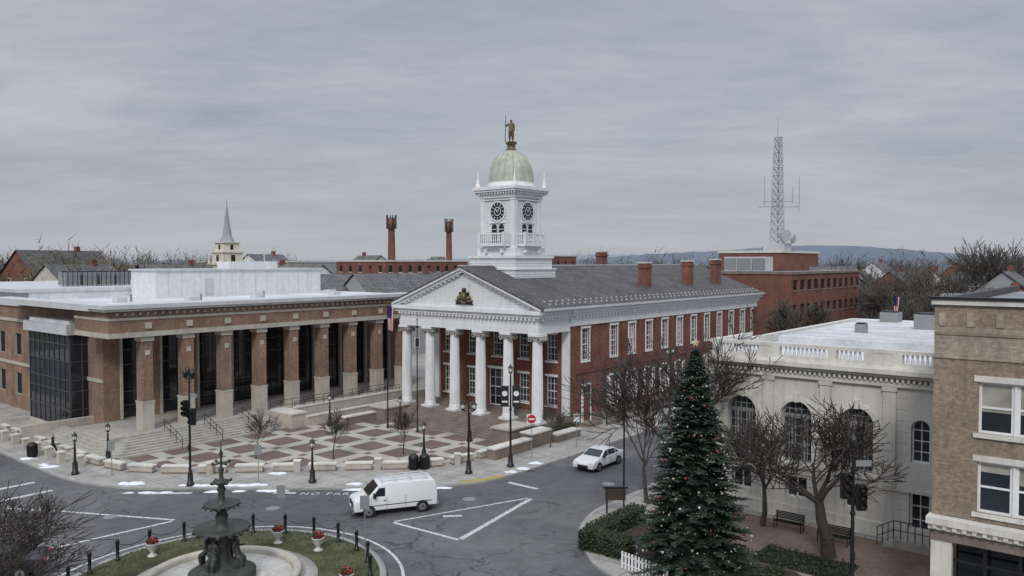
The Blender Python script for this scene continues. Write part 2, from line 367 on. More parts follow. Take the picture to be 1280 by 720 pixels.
# ------------------------------------------------------------------ courthouse
CL=(57.6,49.1,0)
wl=MB();wn=MB();ro=MB();po=MB();tr=MB()
U0,U1,V0,V1=57.6,99.2,40.5,57.7
fs=Fac('v',V0); ff=Fac('u',U0)
wood=M('wood_door',(.2,.09,.05),.5)
cs=[58.9+1.0+ i*3.37+(1.5 if i else 0) for i in range(12)]
cs=[c for c in cs if c<98.5]
ops=[]
for i,c in enumerate(cs):
    ops.append((c-.62,c+.62,6.0,9.0)); 
    if i: ops.append((c-.62,c+.62,1.5,4.2))
fs.wall(wl,U0,U1,1.1,9.3,ops,brickred,.2)
fs.box(wl,U0,U1,-.5,.1,-.02,1.1,sandst)
for i,c in enumerate(cs):
    o=(c-.62,c+.62,6.0,9.0)
    fs.glaze(wn,o,.18,rnd.choice([gl,gl,glb]),trimw,3,6,.1,.03,7.5)
    fs.box(tr,c-.74,c+.74,.0,.08,5.85,6.0,trimw); fs.box(tr,c-.78,c+.78,0,.1,9.0,9.18,trimw)
    fs.box(tr,c-.74,c-.62,0,.05,6,9,trimw);fs.box(tr,c+.62,c+.74,0,.05,6,9,trimw)
    if i==0:
        fs.box(tr,c-.8,c+.8,.1,.16,.4,3.9,trimw); fs.box(wn,c-.5,c+.5,.16,.2,.5,3.0,wood); fs.box(wn,c-.5,c+.5,.16,.2,3.08,3.7,gl)
        fs.box(tr,c-1.1,c+1.1,.1,1.2,-.0,.4,sandst)
    else:
        o=(c-.62,c+.62,1.5,4.2); fs.glaze(wn,o,.18,rnd.choice([gl,glb]),trimw,3,6,.1,.03,2.85)
        for sgn in (-1,1):
            x0=c+sgn*.66; x1=c+sgn*1.22; fs.box(tr,min(x0,x1),max(x0,x1),.0,.06,1.5,4.2,trimw)
            for k in range(9): fs.box(tr,min(x0,x1)+.06,max(x0,x1)-.06,.06,.075,1.6+k*.28,1.78+k*.28,white)
        fs.box(tr,c-.72,c+.72,0,.1,1.36,1.5,trimw); fs.box(tr,c-.72,c+.72,0,.1,4.2,4.36,trimw)
for i in range(len(cs)):
    c=cs[i]+1.68 if i else U0+.35
    if c<U1-.4: fs.box(wl,c-.3,c+.3,.002,.14,1.15,9.3,brickred)
fs.box(wl,U1-.7,U1,.002,.14,1.15,9.3,brickred)
fs.box(wl,U0-.001,U1,.145,.16,4.95,5.15,brickred)
cv=[41.0+3.25*(i+.5) for i in range(5)]
fo=[(c-.6,c+.6,6.0,8.5) for c in cv]+[(c-.6,c+.6,1.9,4.6) for i,c in enumerate(cv) if i!=2]+[(cv[2]-1.1,cv[2]+1.1,1.2,4.8)]
ff.wall(wl,V0,V1,1.1,9.3,fo,brickred,.22); 
for o in fo:
    ff.glaze(wn,o,.2,gl,trimw,3,4,.1,.035,(o[2]+o[3])/2)
    ff.box(tr,o[0]-.12,o[1]+.12,0,.08,o[3],o[3]+.2,trimw)
    if o[2]!=1.2: ff.box(tr,o[0]-.12,o[1]+.12,0,.1,o[2]-.14,o[2],trimw)
wl.poly([(U1,V0,0),(U1,V1,0),(U1,V1,9.3),(U1,V0,9.3)],brickred); wl.poly([(U0,V1,0),(U1,V1,0),(U1,V1,9.3),(U0,V1,9.3)],brickred)
fs.box(tr,U0-.15,U1+.15,-.3,.18,9.3,10.0,white)
fs.box(tr,U0-.4,U1+.4,-.3,.45,10.25,10.55,white); fs.box(tr,U0-.15,U1+.15,-.3,.25,10.0,10.25,white)
fs.box(tr,U0-.6,U1+.6,-.3,.72,10.55,10.88,white)
k=U0+.3
while k<U1: fs.box(tr,k,k+.22,.25,.44,10.03,10.24,white); k+=.55
tr.box(U0,U1,V1-.3,V1+.6,9.3,10.86,white); tr.box(U1-.3,U1+.55,V0,V1,9.3,10.87,white)
pd=MB()
PU=52.5
pd.box(PU-.35,U0,V0-.2,V1+.2,0,1.2,sandst)
for i in range(8):
    pd.box(PU-.35-.36*(i+1),PU-.35-.36*i-.002,42.6,55.8,.0,1.2-.132*(i+1),sandst)
for a in (41.0,56.2): pd.box(PU-3.4,PU-.36,a-.5,a+1.5,0,1.25,sandst); pd.box(PU-3.5,PU-.36,a-.6,a+1.6,1.25,1.4,stone2)
col=MB(); cap=M('capital_stone',(.42,.41,.38),.8,.4,3,9)
for i in range(6):
    v=40.96+3.25*i; c=(53.3,v,1.2)
    col.box(c[0]-.62,c[0]+.62,v-.62,v+.62,1.2,1.38,white)
    col.lathe([(.6,.18),(.62,.26),(.52,.36),(.56,.44),(.5,.5)],c,white,20)
    col.lathe([(.49,.5),(.485,2.5),(.46,4.7),(.41,7.05)],c,white,40,.07,sm=False)
    col.lathe([(.42,7.05),(.47,7.12),(.45,7.22),(.52,7.35)],c,cap,20)
    for sv in (-.48,.48):
        col.tube((c[0]-.5,v+sv,8.42),(c[0]+.5,v+sv,8.42),.21,.21,cap,12); col.tube((c[0]-.52,v+sv,8.42),(c[0]-.5,v+sv,8.42),.09,.09,dkmul,8)
    col.box(c[0]-.46,c[0]+.46,v-.6,v+.6,8.5,8.66,cap); col.box(c[0]-.55,c[0]+.55,v-.62,v+.62,8.67,8.88,white)
    if i in(0,5): ff.box(col,v-.4,v+.4,.0,.2,1.2,8.88,white)
E=[(9.0-.12,9.45,.5),(9.45,10.0,.45),(10.0,10.25,.56),(10.25,10.55,.8),(10.55,10.88,1.05)]
for z0,z1,o in E:
    po.box(53.3-o,53.3+.42,40.96-o,57.2+o,z0,z1,white)
    po.box(53.3+.42,U0-.16,40.96-o,40.96+.42,z0,z1-.001,white); po.box(53.3+.42,U0-.16,57.2-.42,57.2+o,z0,z1-.001,white)
po.box(53.75,U0,41.4,56.7,8.97,9.05,white)
k=40.7
while k<57.4: po.box(53.3-.78,53.3-.57,k,k+.2,10.03,10.24,white); k+=.45
k=53
while k<57.2: po.box(k,k+.2,40.96-.78,40.96-.57,10.03,10.24,white); k+=.45
RZ=14.3; VM=49.1; VE=39.9; 
fp=Fac('u',52.95)
fp.ext(po,[(40.4,10.88),(57.8,10.88),(VM,14.0)],-.3,0,white_dir)
def rake(n0,n1,t,zo):
    for sgn in (-1,1):
        e=VM+sgn*(VM-VE); fp.ext(po,[(e,10.88+zo),(VM,RZ+.08+zo),(VM,RZ+.08+zo+t),(e,10.88+zo+t)],n0,n1,white)
rake(-.2,.66,.22,.0); rake(-.2,.4,.25,-.255); 
for sgn in (-1,1):
    for i in range(16):
        t=(i+.8)/17; v=VM+sgn*(VM-VE)*(1-t); z=10.88+t*(RZ+.08-10.88)-.42
        if z>10.95: fp.box(po,v-.1,v+.1,0,.3,z,z+.2,white)
zz=11.1
while zz<13.7:
    hw=(14.0-zz)/3.12*8.7; fp.box(po,VM-hw+.2,VM+hw-.2,.0,.012,zz,zz+.025,metalw); zz+=.22
em=MB()
for dv,dz,r,s in [(0,11.9,.5,1.0),(0,12.45,.26,1.1),(-.55,11.75,.33,.8),(.55,11.75,.33,.8),(-.9,11.5,.2,.7),(.9,11.5,.2,.7),(-.45,12.15,.2,1),(.45,12.15,.2,1),(0,11.35,.4,.5)]:
    em.ball((52.86,VM+dv,dz),r*.85,goldb if dz<12 else dark,8,6,s)
fp.ext(em,[(VM-1.1,11.15),(VM+1.1,11.15),(VM+.8,11.4),(VM-.8,11.4)],0,.15,dark)
fr=Fac('u',0)
for sg in (-1,1):
    e=VM+sg*(VM-VE+.25)
    fr.ext(ro,[(e,11.14),(VM,RZ+.38),(VM,RZ+.2),(e,10.97)],-U1-.7,-52.27,slate)
fr.ext(ro,[(V0,10.87),(V1,10.87),(VM,RZ)],-U1,-U1+.3,brickred)
ro.box(52.2,U1+.7,VM-.12,VM+.12,RZ+.36,RZ+.46,metalw)
for row in (.5,1.1):
    k=54
    z=11.14+row*(RZ-10.9)/(VM-VE)
    while k<U1: ro.box(k,k+.12,VE-.25+row,VE-.25+row+.12,z-.02,z+.14,metalw); k+=.9
ro.box(52.5,U1+.7,VE-.42,VE-.26,10.9,11.1,metalw)
for u,v,zt in ((75.4,43.2,14.9),(85.4,43.2,15.1),(93,43.2,15.3),(85,55,16.3)):
    ro.box(u-.65,u+.65,v-.45,v+.45,11,zt,brickor); ro.box(u-.75,u+.75,v-.55,v+.55,zt-.5,zt-.3,brickor); ro.box(u-.72,u+.72,v-.52,v+.52,zt,zt+.15,stone)
group('brick_courthouse',CL,{'walls':wl,'windows':wn,'trim':tr,'roof':ro,'portico':po,'columns':col,'podium_steps':pd,'pediment_emblem':em})
# tower
T=(59.65,49.1); tw=MB(); ck=MB(); dm=MB(); bl=MB()
def sq(mb,h,z0,z1,m): mb.box(T[0]-h,T[0]+h,T[1]-h,T[1]+h,z0,z1,m)
sq(tw,3.1,12.2,14.3,white_dir); sq(tw,3.2,14.3,14.42,white); sq(tw,2.85,14.42,15.4,white_dir); sq(tw,3.0,15.4,15.65,white)
z=12.9
while z<15.2:
    if not 14.2<z<14.5: sq(tw,3.125 if z<14.2 else 2.875,z,z+.03,metalw)
    z+=.25
sq(tw,2.35,15.65,16.4,white_dir); sq(tw,2.0,16.4,21.4,white_dir); 
for sx in(-1,1):
    for sy in(-1,1):
        x=T[0]+sx*1.86;y=T[1]+sy*1.86; tw.box(x-.25,x+.25,y-.25,y+.25,16.4,21.2,white)
z=16.7
while z<21: sq(tw,2.012,z,z+.02,metalw); z+=.3
for z0,z1,h in ((21.2,21.5,2.2),(21.5,21.75,2.3),(21.75,21.95,2.6),(21.95,22.25,2.72)): sq(tw,h,z0,z1,white)
sq(tw,2.15,20.95,21.06,white)
for side in range(4):
    ang=side*math.pi/2
    def rp(a,n,z):
        x,y=-n,a
        return (T[0]+x*math.cos(ang)-y*math.sin(ang),T[1]+x*math.sin(ang)+y*math.cos(ang),z)
    def rb(mb,a0,a1,n0,n1,z0,z1,m):
        p=rp(a0,n0,z0);q=rp(a1,n1,z1); mb.box(min(p[0],q[0]),max(p[0],q[0]),min(p[1],q[1]),max(p[1],q[1]),z0,z1,m)
    k=-2.5
    while k<2.5: rb(tw,k,k+.14,2.3,2.5,21.55,21.74,white); k+=.34
    cz=19.9
    def disc(r,n,m,r2=0,K=32):
        for i in range(K):
            t0=2*math.pi*i/K;t1=2*math.pi*(i+1)/K
            if r2: ck.poly([rp(r*math.cos(t0),n,cz+r*math.sin(t0)),rp(r*math.cos(t1),n,cz+r*math.sin(t1)),rp(r2*math.cos(t1),n,cz+r2*math.sin(t1)),rp(r2*math.cos(t0),n,cz+r2*math.sin(t0))],m)
            else: ck.poly([rp(0,n,cz),rp(r*math.cos(t0),n,cz+r*math.sin(t0)),rp(r*math.cos(t1),n,cz+r*math.sin(t1))],m)
    disc(1.02,2.08,white,.86); disc(.88,2.07,clock); disc(.42,2.078,signw,.36)
    for i in range(12):
        t=math.pi*i/6; d=Vector((math.cos(t),math.sin(t))); e=Vector((-d.y,d.x))*.035
        ck.poly([rp((d*r+e*s)[0],2.085,cz+(d*r+e*s)[1]) for r,s in ((.6,1),(.8,1),(.8,-1),(.6,-1))],signw)
    for t,L,w in ((2.2,.66,.045),(.6,.45,.06)):
        d=Vector((math.cos(t),math.sin(t))); e=Vector((-d.y,d.x))*w
        ck.poly([rp((d*r+e*s)[0],2.095,cz+(d*r+e*s)[1]) for r,s in ((-.1,1),(L,.3),(L,-.3),(-.1,-1))],signw)
    for a in (-.45,.45):
        P=[rp(a-.33,2.02,16.9),rp(a+.33,2.02,16.9)]+[rp(a+.33*math.cos(math.pi*i/8),2.02,18.35+.33*math.sin(math.pi*i/8)) for i in range(9)]
        ck.poly(P,dkmul)
        for zz in range(4): rb(ck,a-.3,a+.3,2.03,2.05,17.1+zz*.35,17.16+zz*.35,white)
    rb(tw,-.95,.95,2.0,2.14,18.76,18.82,white)
    rb(bl,-1.55,1.55,2.0,3.0,16.55,16.75,white); rb(bl,-1.3,1.3,2.0,2.7,16.3,16.55,white)
    rb(bl,-1.55,1.55,2.88,3.0,17.65,17.8,white); rb(bl,-1.55,1.55,2.88,3.0,16.75,16.85,white)
    for a in (-1.48,1.48): rb(bl,a-.09,a+.09,2.85,3.03,16.75,17.9,white)
    for e in (-1.5,1.5): rb(bl,e-.05,e+.05,2.0,2.85,17.65,17.79,white)
    for i in range(11): p=rp(-1.25+i*.25,2.94,0); bl.lathe([(.04,16.85),(.085,17.1),(.045,17.4),(.05,17.65)],(p[0],p[1],0),white,6)
    for i in range(3):
        for e in (-1.5,1.5): p=rp(e,2.2+i*.26,0); bl.lathe([(.04,16.75),(.085,17.1),(.045,17.4),(.05,17.65)],(p[0],p[1],0),white,6)
    for a in (-1,1): rb(bl,a-.12,a+.12,2.35,2.75,15.95,16.3,white)
dm.lathe([(2.35,22.25),(2.35,22.5),(2.22,22.55),(2.25,22.75)],(T[0],T[1],0),white,32)
prof=[(2.2*math.cos(t)**.9 if t<1.5 else .3,22.75+3.2*math.sin(t)) for t in [i*.1 for i in range(0,15)]]
prof.append((.42,25.98))
dm.lathe(prof,(T[0],T[1],0),grnroof,32)
for i in range(16):
    t=2*math.pi*i/16
    for (r0,z0),(r1,z1) in zip(prof,prof[1:]): dm.tube((T[0]+r0*math.cos(t),T[1]+r0*math.sin(t),z0),(T[0]+r1*math.cos(t),T[1]+r1*math.sin(t),z1),.06,.055,grnroof,4,False)
dm.lathe([(.6,25.9),(.55,26.0),(.42,26.1),(.4,26.5),(.55,26.55),(.55,26.7)],(T[0],T[1],0),goldb,16)
for sx in(-1,1):
    for sy in(-1,1):
        c=(T[0]+sx*2.3,T[1]+sy*2.3,22.25); dm.lathe([(.22,0),(.22,.35),(.12,.4),(.2,.6),(.06,.8),(.04,1.5),(.001,1.7)],c,trimw,8)
for i in range(8):
    t=math.pi/8+i*math.pi/4; dm.ball((T[0]+2.05*math.cos(t),T[1]+2.05*math.sin(t),23.3),.13,goldb,6,4)
group('clock_tower',(T[0],T[1],12.2),{'tower_body':tw,'clock_faces':ck,'balconies':bl,'dome':dm})
def figure(name,J,Ed,mat,loc,rot=0,scale=1,root='pelvis'):
    names=list(J); me=bpy.data.meshes.new(name); me.from_pydata([J[n][:3] for n in names],[(names.index(a),names.index(b)) for a,b in Ed],[])
    o=bpy.data.objects.new(name,me); scene.collection.objects.link(o); me.materials.append(mat)
    o.modifiers.new('Skin','SKIN')
    for i,n in enumerate(names):
        d=me.skin_vertices[0].data[i]; d.radius=(J[n][3],J[n][3]*(.8 if n in('chest','belly','pelvis') else 1)); d.use_root=(n==root)
    o.modifiers.new('Sub','SUBSURF').levels=2; o.modifiers['Sub'].render_levels=2; o.modifiers['Skin'].use_smooth_shade=True
    o.location=loc; o.rotation_euler=(0,0,rot); o.scale=(scale,)*3
    return o
BE=[('pelvis','belly'),('belly','chest'),('chest','neck'),('neck','head'),('head','crown'),('chest','shL'),('shL','elL'),('elL','haL'),('chest','shR'),('shR','elR'),('elR','haR'),('pelvis','hipL'),('hipL','knL'),('knL','anL'),('anL','toL'),('pelvis','hipR'),('hipR','knR'),('knR','anR'),('anR','toR')]
def body(**k):
    J=dict(pelvis=(0,0,.95,.15),belly=(0,0,1.1,.145),chest=(0,0,1.32,.16),neck=(0,0,1.5,.065),head=(0,.01,1.6,.1),crown=(0,.01,1.70,.085),
      shL=(-.19,0,1.42,.075),elL=(-.25,-.02,1.13,.052),haL=(-.25,.08,.88,.045),shR=(.19,0,1.42,.075),elR=(.25,-.02,1.13,.052),haR=(.25,.08,.88,.045),
      hipL=(-.1,0,.88,.11),knL=(-.11,.02,.5,.075),anL=(-.11,0,.09,.05),toL=(-.12,.17,.04,.04),hipR=(.1,0,.88,.11),knR=(.11,.02,.5,.075),anR=(.11,0,.09,.05),toR=(.12,.17,.04,.04))
    J.update(k); return J
Js=body(haR=(.42,.16,1.35,.05),elR=(.38,-.02,1.2,.06),hipL=(-.1,0,.86,.15),hipR=(.1,0,.86,.15),knL=(-.12,.02,.48,.12),knR=(.12,.02,.48,.12),crown=(0,.01,1.74,.11),pelvis=(0,0,.95,.2),belly=(0,0,1.1,.18))
st=figure('bronze_statue',Js,BE,goldb,(T[0],T[1],26.7),rad(140),1.28)
smb=MB(); smb.tube((.5,.2,0),(.46,.2,2.0),.035,.02,goldb,6); smb.box(-.3,.3,-.3,.3,-.0,.05,goldb); smb.build('staff',st,(0,0,0))
# ------------------------------------------------------------------ new judicial building
nb=MB();nw=MB();nc=MB();nr=MB();ns=MB()
fn=Fac('v',70.0); ops=[]
CU=[30.8+3.56*i for i in range(9)]
for c in CU: ops.append((c+.62,c+2.94,1.3,8.6))
fn.wall(nb,29.8,66,0,9.2,ops,brickbr,.3,stone2)
for o in ops:
    fn.glaze(nw,o,.28,gl2,dkmul,3,1,.1,.07)
    for zz in (2.4,3.6,6.0,7.3): fn.box(nw,o[0]+.1,o[1]-.1,-.27,-.222,zz-.04,zz+.04,mdmul)
    fn.box(nb,o[0]-.22,o[0],.001,.12,1.25,8.8,stone2); fn.box(nb,o[1],o[1]+.22,.001,.12,1.25,8.8,stone2); fn.box(nb,o[0]-.22,o[1]+.22,.001,.13,8.6,8.85,stone2)
for c in [x for x in CU if x<58]+[CU[-1]]:
    nc.box(c-.5,c+.5,64.0,65.1,1.2,3.5,stone2); nc.box(c-.45,c+.45,64.05,65.05,3.5,8.55,brickbr)
    nc.box(c-.54,c+.54,63.97,65.13,3.45,3.6,stone2); nc.box(c-.54,c+.54,63.97,65.13,8.55,8.95,stone2)
    nc.box(c-.2,c+.2,64.0,64.05,7.4,7.8,stone2)
fe=Fac('v',63.8)
def ring(u0,v0,z0,z1,m,mb=nb): mb.box(u0,66,v0,v0+1.6,z0,z1,m); mb.box(u0,u0+1.6,v0+1.6,70.2,z0,z1,m)
ring(27.6,63.8,8.95,9.35,stone2); ring(27.66,63.86,9.35,10.35,brickbr); ring(27.6,63.8,10.35,10.55,stone2); ring(27.66,63.86,10.55,11.1,brickbr)
nb.box(29.2,66,65.4,70.2,9.0,9.1,white)
for c in CU: fe.box(nb,c-.28,c+.28,-.05,.03,9.6,10.1,stone2)
for i in range(60): 
    c=28.2+i*.62; 
    if c<65: fe.box(nb,c,c+.2,-.06,.02,10.75,10.95,stone2)
nr.box(27.2,66,63.4,66,11.1,11.3,metalw); nr.box(27.0,66,63.2,66,11.3,11.62,metalw); nr.box(27.0,28.8,66,88,11.1,11.62,metalw)
nr.box(28.8,66,66,88,10.9,11.2,roofwh)
fw=Fac('u',29.8)
ow=[(c-.9,c+.9,z,z+2.2) for c in (85,89.5,94,98.5,103,107.5) for z in (1.6,5.6)]
fw.wall(nb,70,125,0,10.6,ow,brickbr,.3,stone2)
for o in ow: fw.glaze(nw,o,.28,gl2,dkmul,3,2,.08,.06)
for zz in (4.6,9.0): fw.box(nb,70,125,.001,.12,zz,zz+.3,stone2)
fw.box(nr,88,125,-.5,.3,10.6,11.1,metalw)
gb=MB(); gb.box(28.3,29.79,73,82,.5,8.7,gl2); gb.box(28.2,29.79,72.9,82.1,-.0,.5,stone2)
gb.box(27.9,31,72.6,82.4,8.7,9.6,metalw); gb.box(28.3,31.2,73,82,9.6,9.9,roofwh)
gb.box(29.79,31.2,73.0,82,.0,8.7,gl2)
for i in range(9):
    v=73+i*9/8; gb.box(28.24,28.3,v-.05,v+.05,.5,8.7,mdmul)
for zz in (2.1,3.7,4.7,6.3,7.8): gb.box(28.23,28.3,73,82,zz-.04,zz+.04,mdmul); gb.box(28.3,31.2,72.94,73,zz-.04,zz+.04,mdmul)
for u in (28.32,29.3,30.25,31.15): gb.box(u-.05,u+.05,72.93,73,.5,8.7,mdmul)
nr.box(30.4,66,88,125,0,12.0,roofwh); nr.box(29.4,66,87.9,125.4,11.95,12.3,metalw)
nr.box(40.4,61.6,82,87.5,11.2,14.15,white_dir); nr.box(40.2,61.8,81.8,87.7,14.1,14.3,metalw); nr.box(50.5,57,84.5,87.2,14.3,15.1,white_dir)
nr.box(46,47,81.95,82,11.4,13.2,metalw)
for k in range(14): nr.box(41.8+k*1.5,41.83+k*1.5,81.975,82,11.3,14.1,metalw)
for u,v in ((34,76),(39,72),(48,75),(56,72),(60,78)): nr.box(u-.5,u+.5,v-.5,v+.5,11.2,11.7,metalw); nr.tube((u+1.5,v+1,11.2),(u+1.5,v+1,11.9),.12,.12,signg,8)
for i in range(4): nr.box(36.5+i*1.9,38.1+i*1.9,95,97,12.4,13.9,signg); nr.tube((37.3+i*1.9,96,13.9),(37.3+i*1.9,96,14.0),.6,.6,dkmul,12)
for i in range(16): nr.box(36.1+i*.52,36.16+i*.52,94.6,94.66,12.3,14.0,dkmul)
nr.box(36,44,94.6,94.66,13.9,14.0,dkmul); nr.tube((55.5,85,15.1),(55.5,85,17),.06,.06,metalw,6)
ns.box(27.4,66,62.9,70,.0,1.2,conc)
for i in range(8):
    h=1.2-.135*(i+1); d=.38*(i+1)
    ns.prism([(27.4-d,72),(27.4-d,64.0-d*.6),(28.6-d*.6,62.9-d),(41.5,62.9-d),(41.5,62.9-d+.378),(28.6-(d-.38)*.6,62.9-d+.38),(27.4-d+.38,64-(d-.38)*.6),(27.4-d+.38,72)],.0,h,conc)
ns.box(27.4-3.3,29.8,72,72.5,0,1.5,stone2)
ns.box(41.52,43.0,59.6,62.9,.0,1.35,stone2); ns.box(41.5,43.1,59.5,62.9,1.35,1.5,stone)
ns.box(43,56,61.0,61.35,0,1.6,stone2); ns.box(42.9,56,60.95,61.4,1.6,1.72,stone); ns.box(43,55,59.4,59.75,0,.95,stone2); ns.box(43,55,59.35,59.8,.95,1.07,stone)
ns.prism([(43,59.75),(56,59.75),(56,61),(43,61)],0,.6,conc)
ns.box(43,66,61.35,62.9,0,1.2,conc); 
rl=MB()
def rail(mb,p,q,h=.95,n=6,m=dark,bars=2):
    p=Vector(p);q=Vector(q)
    for i in range(n+1):
        a=p.lerp(q,i/n); mb.tube(a,a+Vector((0,0,h)),.025,.025,m,5)
    for b in range(bars): hh=h*(1-b/bars); mb.tube(p+Vector((0,0,hh)),q+Vector((0,0,hh)),.025,.025,m,5)
for u in (31.5,35.0,38.6): rail(rl,(u,62.8,1.2),(u,59.9,.13),.95,3)
rail(rl,(43,61.2,1.72),(56,61.2,1.72),.5,12); rail(rl,(41.6,63,1.2),(56,63,1.2),.95,12)
group('judicial_building',(29.8,70,0),{'walls':nb,'windows':nw,'brick_piers':nc,'roof':nr,'glass_entrance':gb,'entrance_steps':ns,'handrails':rl})
# ------------------------------------------------------------------ bank
bk=MB();bw=MB();br=MB();bb=MB()
fb=Fac('u',45.4); A=[12.7,16.0,19.3]
ops=[(a-.88,a+.88,3.45,7.0,True) for a in A]+[(a-.62,a+.62,1.35,2.6) for a in A]+[(9.05,9.95,4.4,6.7,True),(9.0,10.0,.6,2.8)]
fb.wall(bk,6,21.2,.9,9.0,ops,stone,.4)
for a in A:
    fb.glaze(bw,(a-.88,a+.88,3.45,7.0,True),.36,gl,grmul,5,7,.09,.05); fb.glaze(bw,(a-.62,a+.62,1.35,2.6),.36,gl,trimw,2,1,.08,.08)
    fb.box(bw,a-.8,a+.8,-.35,-.29,6.05,6.2,grmul)
    for k in (-1,1): fb.box(bw,a+k*.36-.05,a+k*.36+.05,-.35,-.285,3.5,6.05,grmul)
    R_=.88
    for i in range(14):
        t0=math.pi*i/14;t1=math.pi*(i+1)/14
        fb.ext(bk,[(a-R_*math.cos(t0),6.12+R_*math.sin(t0)),(a-R_*math.cos(t1),6.12+R_*math.sin(t1)),(a-1.12*math.cos(t1),6.12+1.12*math.sin(t1)),(a-1.12*math.cos(t0),6.12+1.12*math.sin(t0))],.002,.08,stone)
    for s_ in (-1,1): fb.box(bk,min(a+s_*.88,a+s_*1.12),max(a+s_*.88,a+s_*1.12),.002,.08,3.4,6.12,stone)
    fb.box(bk,a-.14,a+.14,.003,.16,6.95,7.45,stone); fb.box(bk,a-1.15,a+1.15,.002,.2,3.15,3.4,stone)
fb.glaze(bw,(9.05,9.95,4.4,6.7,True),.36,gl,trimw,2,4,.08,.04); fb.glaze(bw,(9.0,10.0,.6,2.8),.36,gl,trimw,2,3,.1,.05)
for a in (11.0,14.35,17.65,20.9): fb.box(bk,a-.32,a+.32,.0021,.14,2.96,8.1,stone); fb.box(bk,a-.38,a+.38,.0021,.2,8.1,8.35,stone)
jnt=M('stone_joint',(.40,.38,.34),.9,.1)
for i in range(13):
    z=1.15+.6*i
    if z<8.2:
        segs=[];x=6.0
        for a in sorted([(m_-1.14,m_+1.14) for m_ in A]+[(8.9,10.1)]+[(q-.34,q+.34) for q in (11.0,14.35,17.65,20.9)]):
            if a[0]>x: segs.append((x,a[0]))
            x=max(x,a[1])
        for a,b in segs: fb.box(bk,a,b,.0,.0015,z,z+.025,jnt)
fb.box(bk,6,21.2,-.5,.12,-.02,.9,stone); fb.box(bk,6,21.2,.004,.1,2.78,2.95,stone)
fb.box(bk,6,21.3,-.3,.22,8.36,8.6,stone); fb.box(bk,6,21.4,-.3,.36,9.0-.15,9.05,stone); fb.box(bk,6,21.6,-.3,.62,9.05,9.3,stone); fb.box(bk,6,21.45,-.3,.45,9.3,9.4,stone)
k=6.2
while k<21.2: fb.box(bk,k,k+.13,.2,.33,8.62,8.8,stone); k+=.27
bk.box(45.9,74,20.95,21.2,0,9.3,stone); bk.box(73.8,74,6,20.9,0,9.3,stone)
br.box(45.6,73.7,6.1,20.7,9.1,9.45,roofwh); br.box(73.5,74,6,21.2,9.35,10.0,stone); br.box(50.7,73.4,20.8,21.2,9.35,10.0,stone)
br.box(52,72,7.5,19.6,9.45,10.1,roofwh)
for k in range(7): br.box(53+k*2.8,53.12+k*2.8,7.5,19.6,10.1,10.14,metalw)
for u,v,s,h in ((64,13,.8,1.1),(68,10,.6,.9),(58,16,.35,.6),(70,17,.7,.8)): br.box(u-s,u+s,v-s,v+s,10.1,10.1+h,signg); br.box(u-s*.8,u+s*.8,v-s*.8,v+s*.8,10.1+h,10.2+h,dkmul)
fb.box(bb,6,21.3,-.25,.25,9.4,9.6,stone); fb.box(bb,6,21.3,-.22,.22,10.12,10.32,stone)
PP=(7.2,10.6,12.1,14.0,17.2,20.9)
for a in PP: fb.box(bb,a-.22,a+.22,-.23,.235,9.6,10.12,stone)
fb.box(bb,10.82,11.88,-.2,.2,9.6,10.12,stone); fb.box(bb,17.42,18.2,-.2,.2,9.6,10.12,stone)
k=6.1
while k<20.6:
    if all(abs(k-a)>.3 for a in PP) and not 10.7<k<11.95 and not 17.2<k<18.3:
        bb.lathe([(.06,9.6),(.1,9.72),(.05,9.95),(.07,10.12)],(45.4,k,0),trimw,6)
    k+=.24
for u in [46+i*.26 for i in range(18)]:
    bb.lathe([(.06,9.4),(.1,9.6),(.05,9.95),(.07,10.12)],(u,21.0,0),trimw,6)
bb.box(45.63,50.7,20.85,21.2,10.12,10.315,stone)
bst=MB(); bst.box(43.9,45.28,8.6,10.4,0,.6,conc); bst.box(43.9,45.28,10.41,10.9,0,.3,conc); rail(bst,(44,8.7,.6),(44,10.4,.6),.95,5); rail(bst,(44,10.4,.6),(44.0,11.2,.13),.95,3)
group('stone_bank_building',(45.4,14,0),{'walls':bk,'windows':bw,'roof':br,'balustrade':bb,'entrance_steps':bst})
# ------------------------------------------------------------------ tan brick building (right)
tb=MB();tn=MB();tt=MB(); ft=Fac('u',35.6)
ops=[(v-1.25,v+1.25,z0,z1) for v in (4.15,-.2,-4.6,-9) for z0,z1 in ((8.25,10.3),(5.1,7.15))]
ft.wall(tb,-13,7.0,4.75,11.2,ops,bricktan,.25)
ft.wall(tb,-13,7.0,11.2,12.4,[],bricklt,.2); ft.wall(tb,-13,7.0,12.4,13.3,[],bricktan,.2)
for o in ops:
    c=(o[0]+o[1])/2
    for a,b in ((o[0],c-.05),(c+.05,o[1])):
        ft.glaze(tn,(a,b,o[2],o[3]),.22,gl,trimw,1,1,.1,.04,(o[2]+o[3])/2)
        hh=rnd.choice([.35,.7,1.1]); tn.poly([ft.p(a+.1,-.205,o[3]-.1-hh),ft.p(b-.1,-.205,o[3]-.1-hh),ft.p(b-.1,-.205,o[3]-.1),ft.p(a+.1,-.205,o[3]-.1)],glb)
    ft.box(tn,c-.05,c+.05,-.22,-.1,o[2],o[3],trimw)
    ft.box(tt,o[0]-.15,o[1]+.15,.002,.12,o[2]-.16,o[2],stone); ft.box(tt,o[0]-.15,o[1]+.15,.002,.05,o[3],o[3]+.24,stone)
ft.box(tt,-13,7.0,.003,.06,11.15,11.25,bricklt); ft.box(tt,-13,7.1,-.3,.14,13.3,13.5,stone); ft.box(tt,-13,7.16,-.35,.2,13.5,13.62,dkmul)
ft.box(tb,-13,7.0,.002,.05,12.1,12.2,bricktan)
for k in range(20): ft.box(tb,6.6-k,6.85-k,.002,.03,12.45,13.0,bricklt)
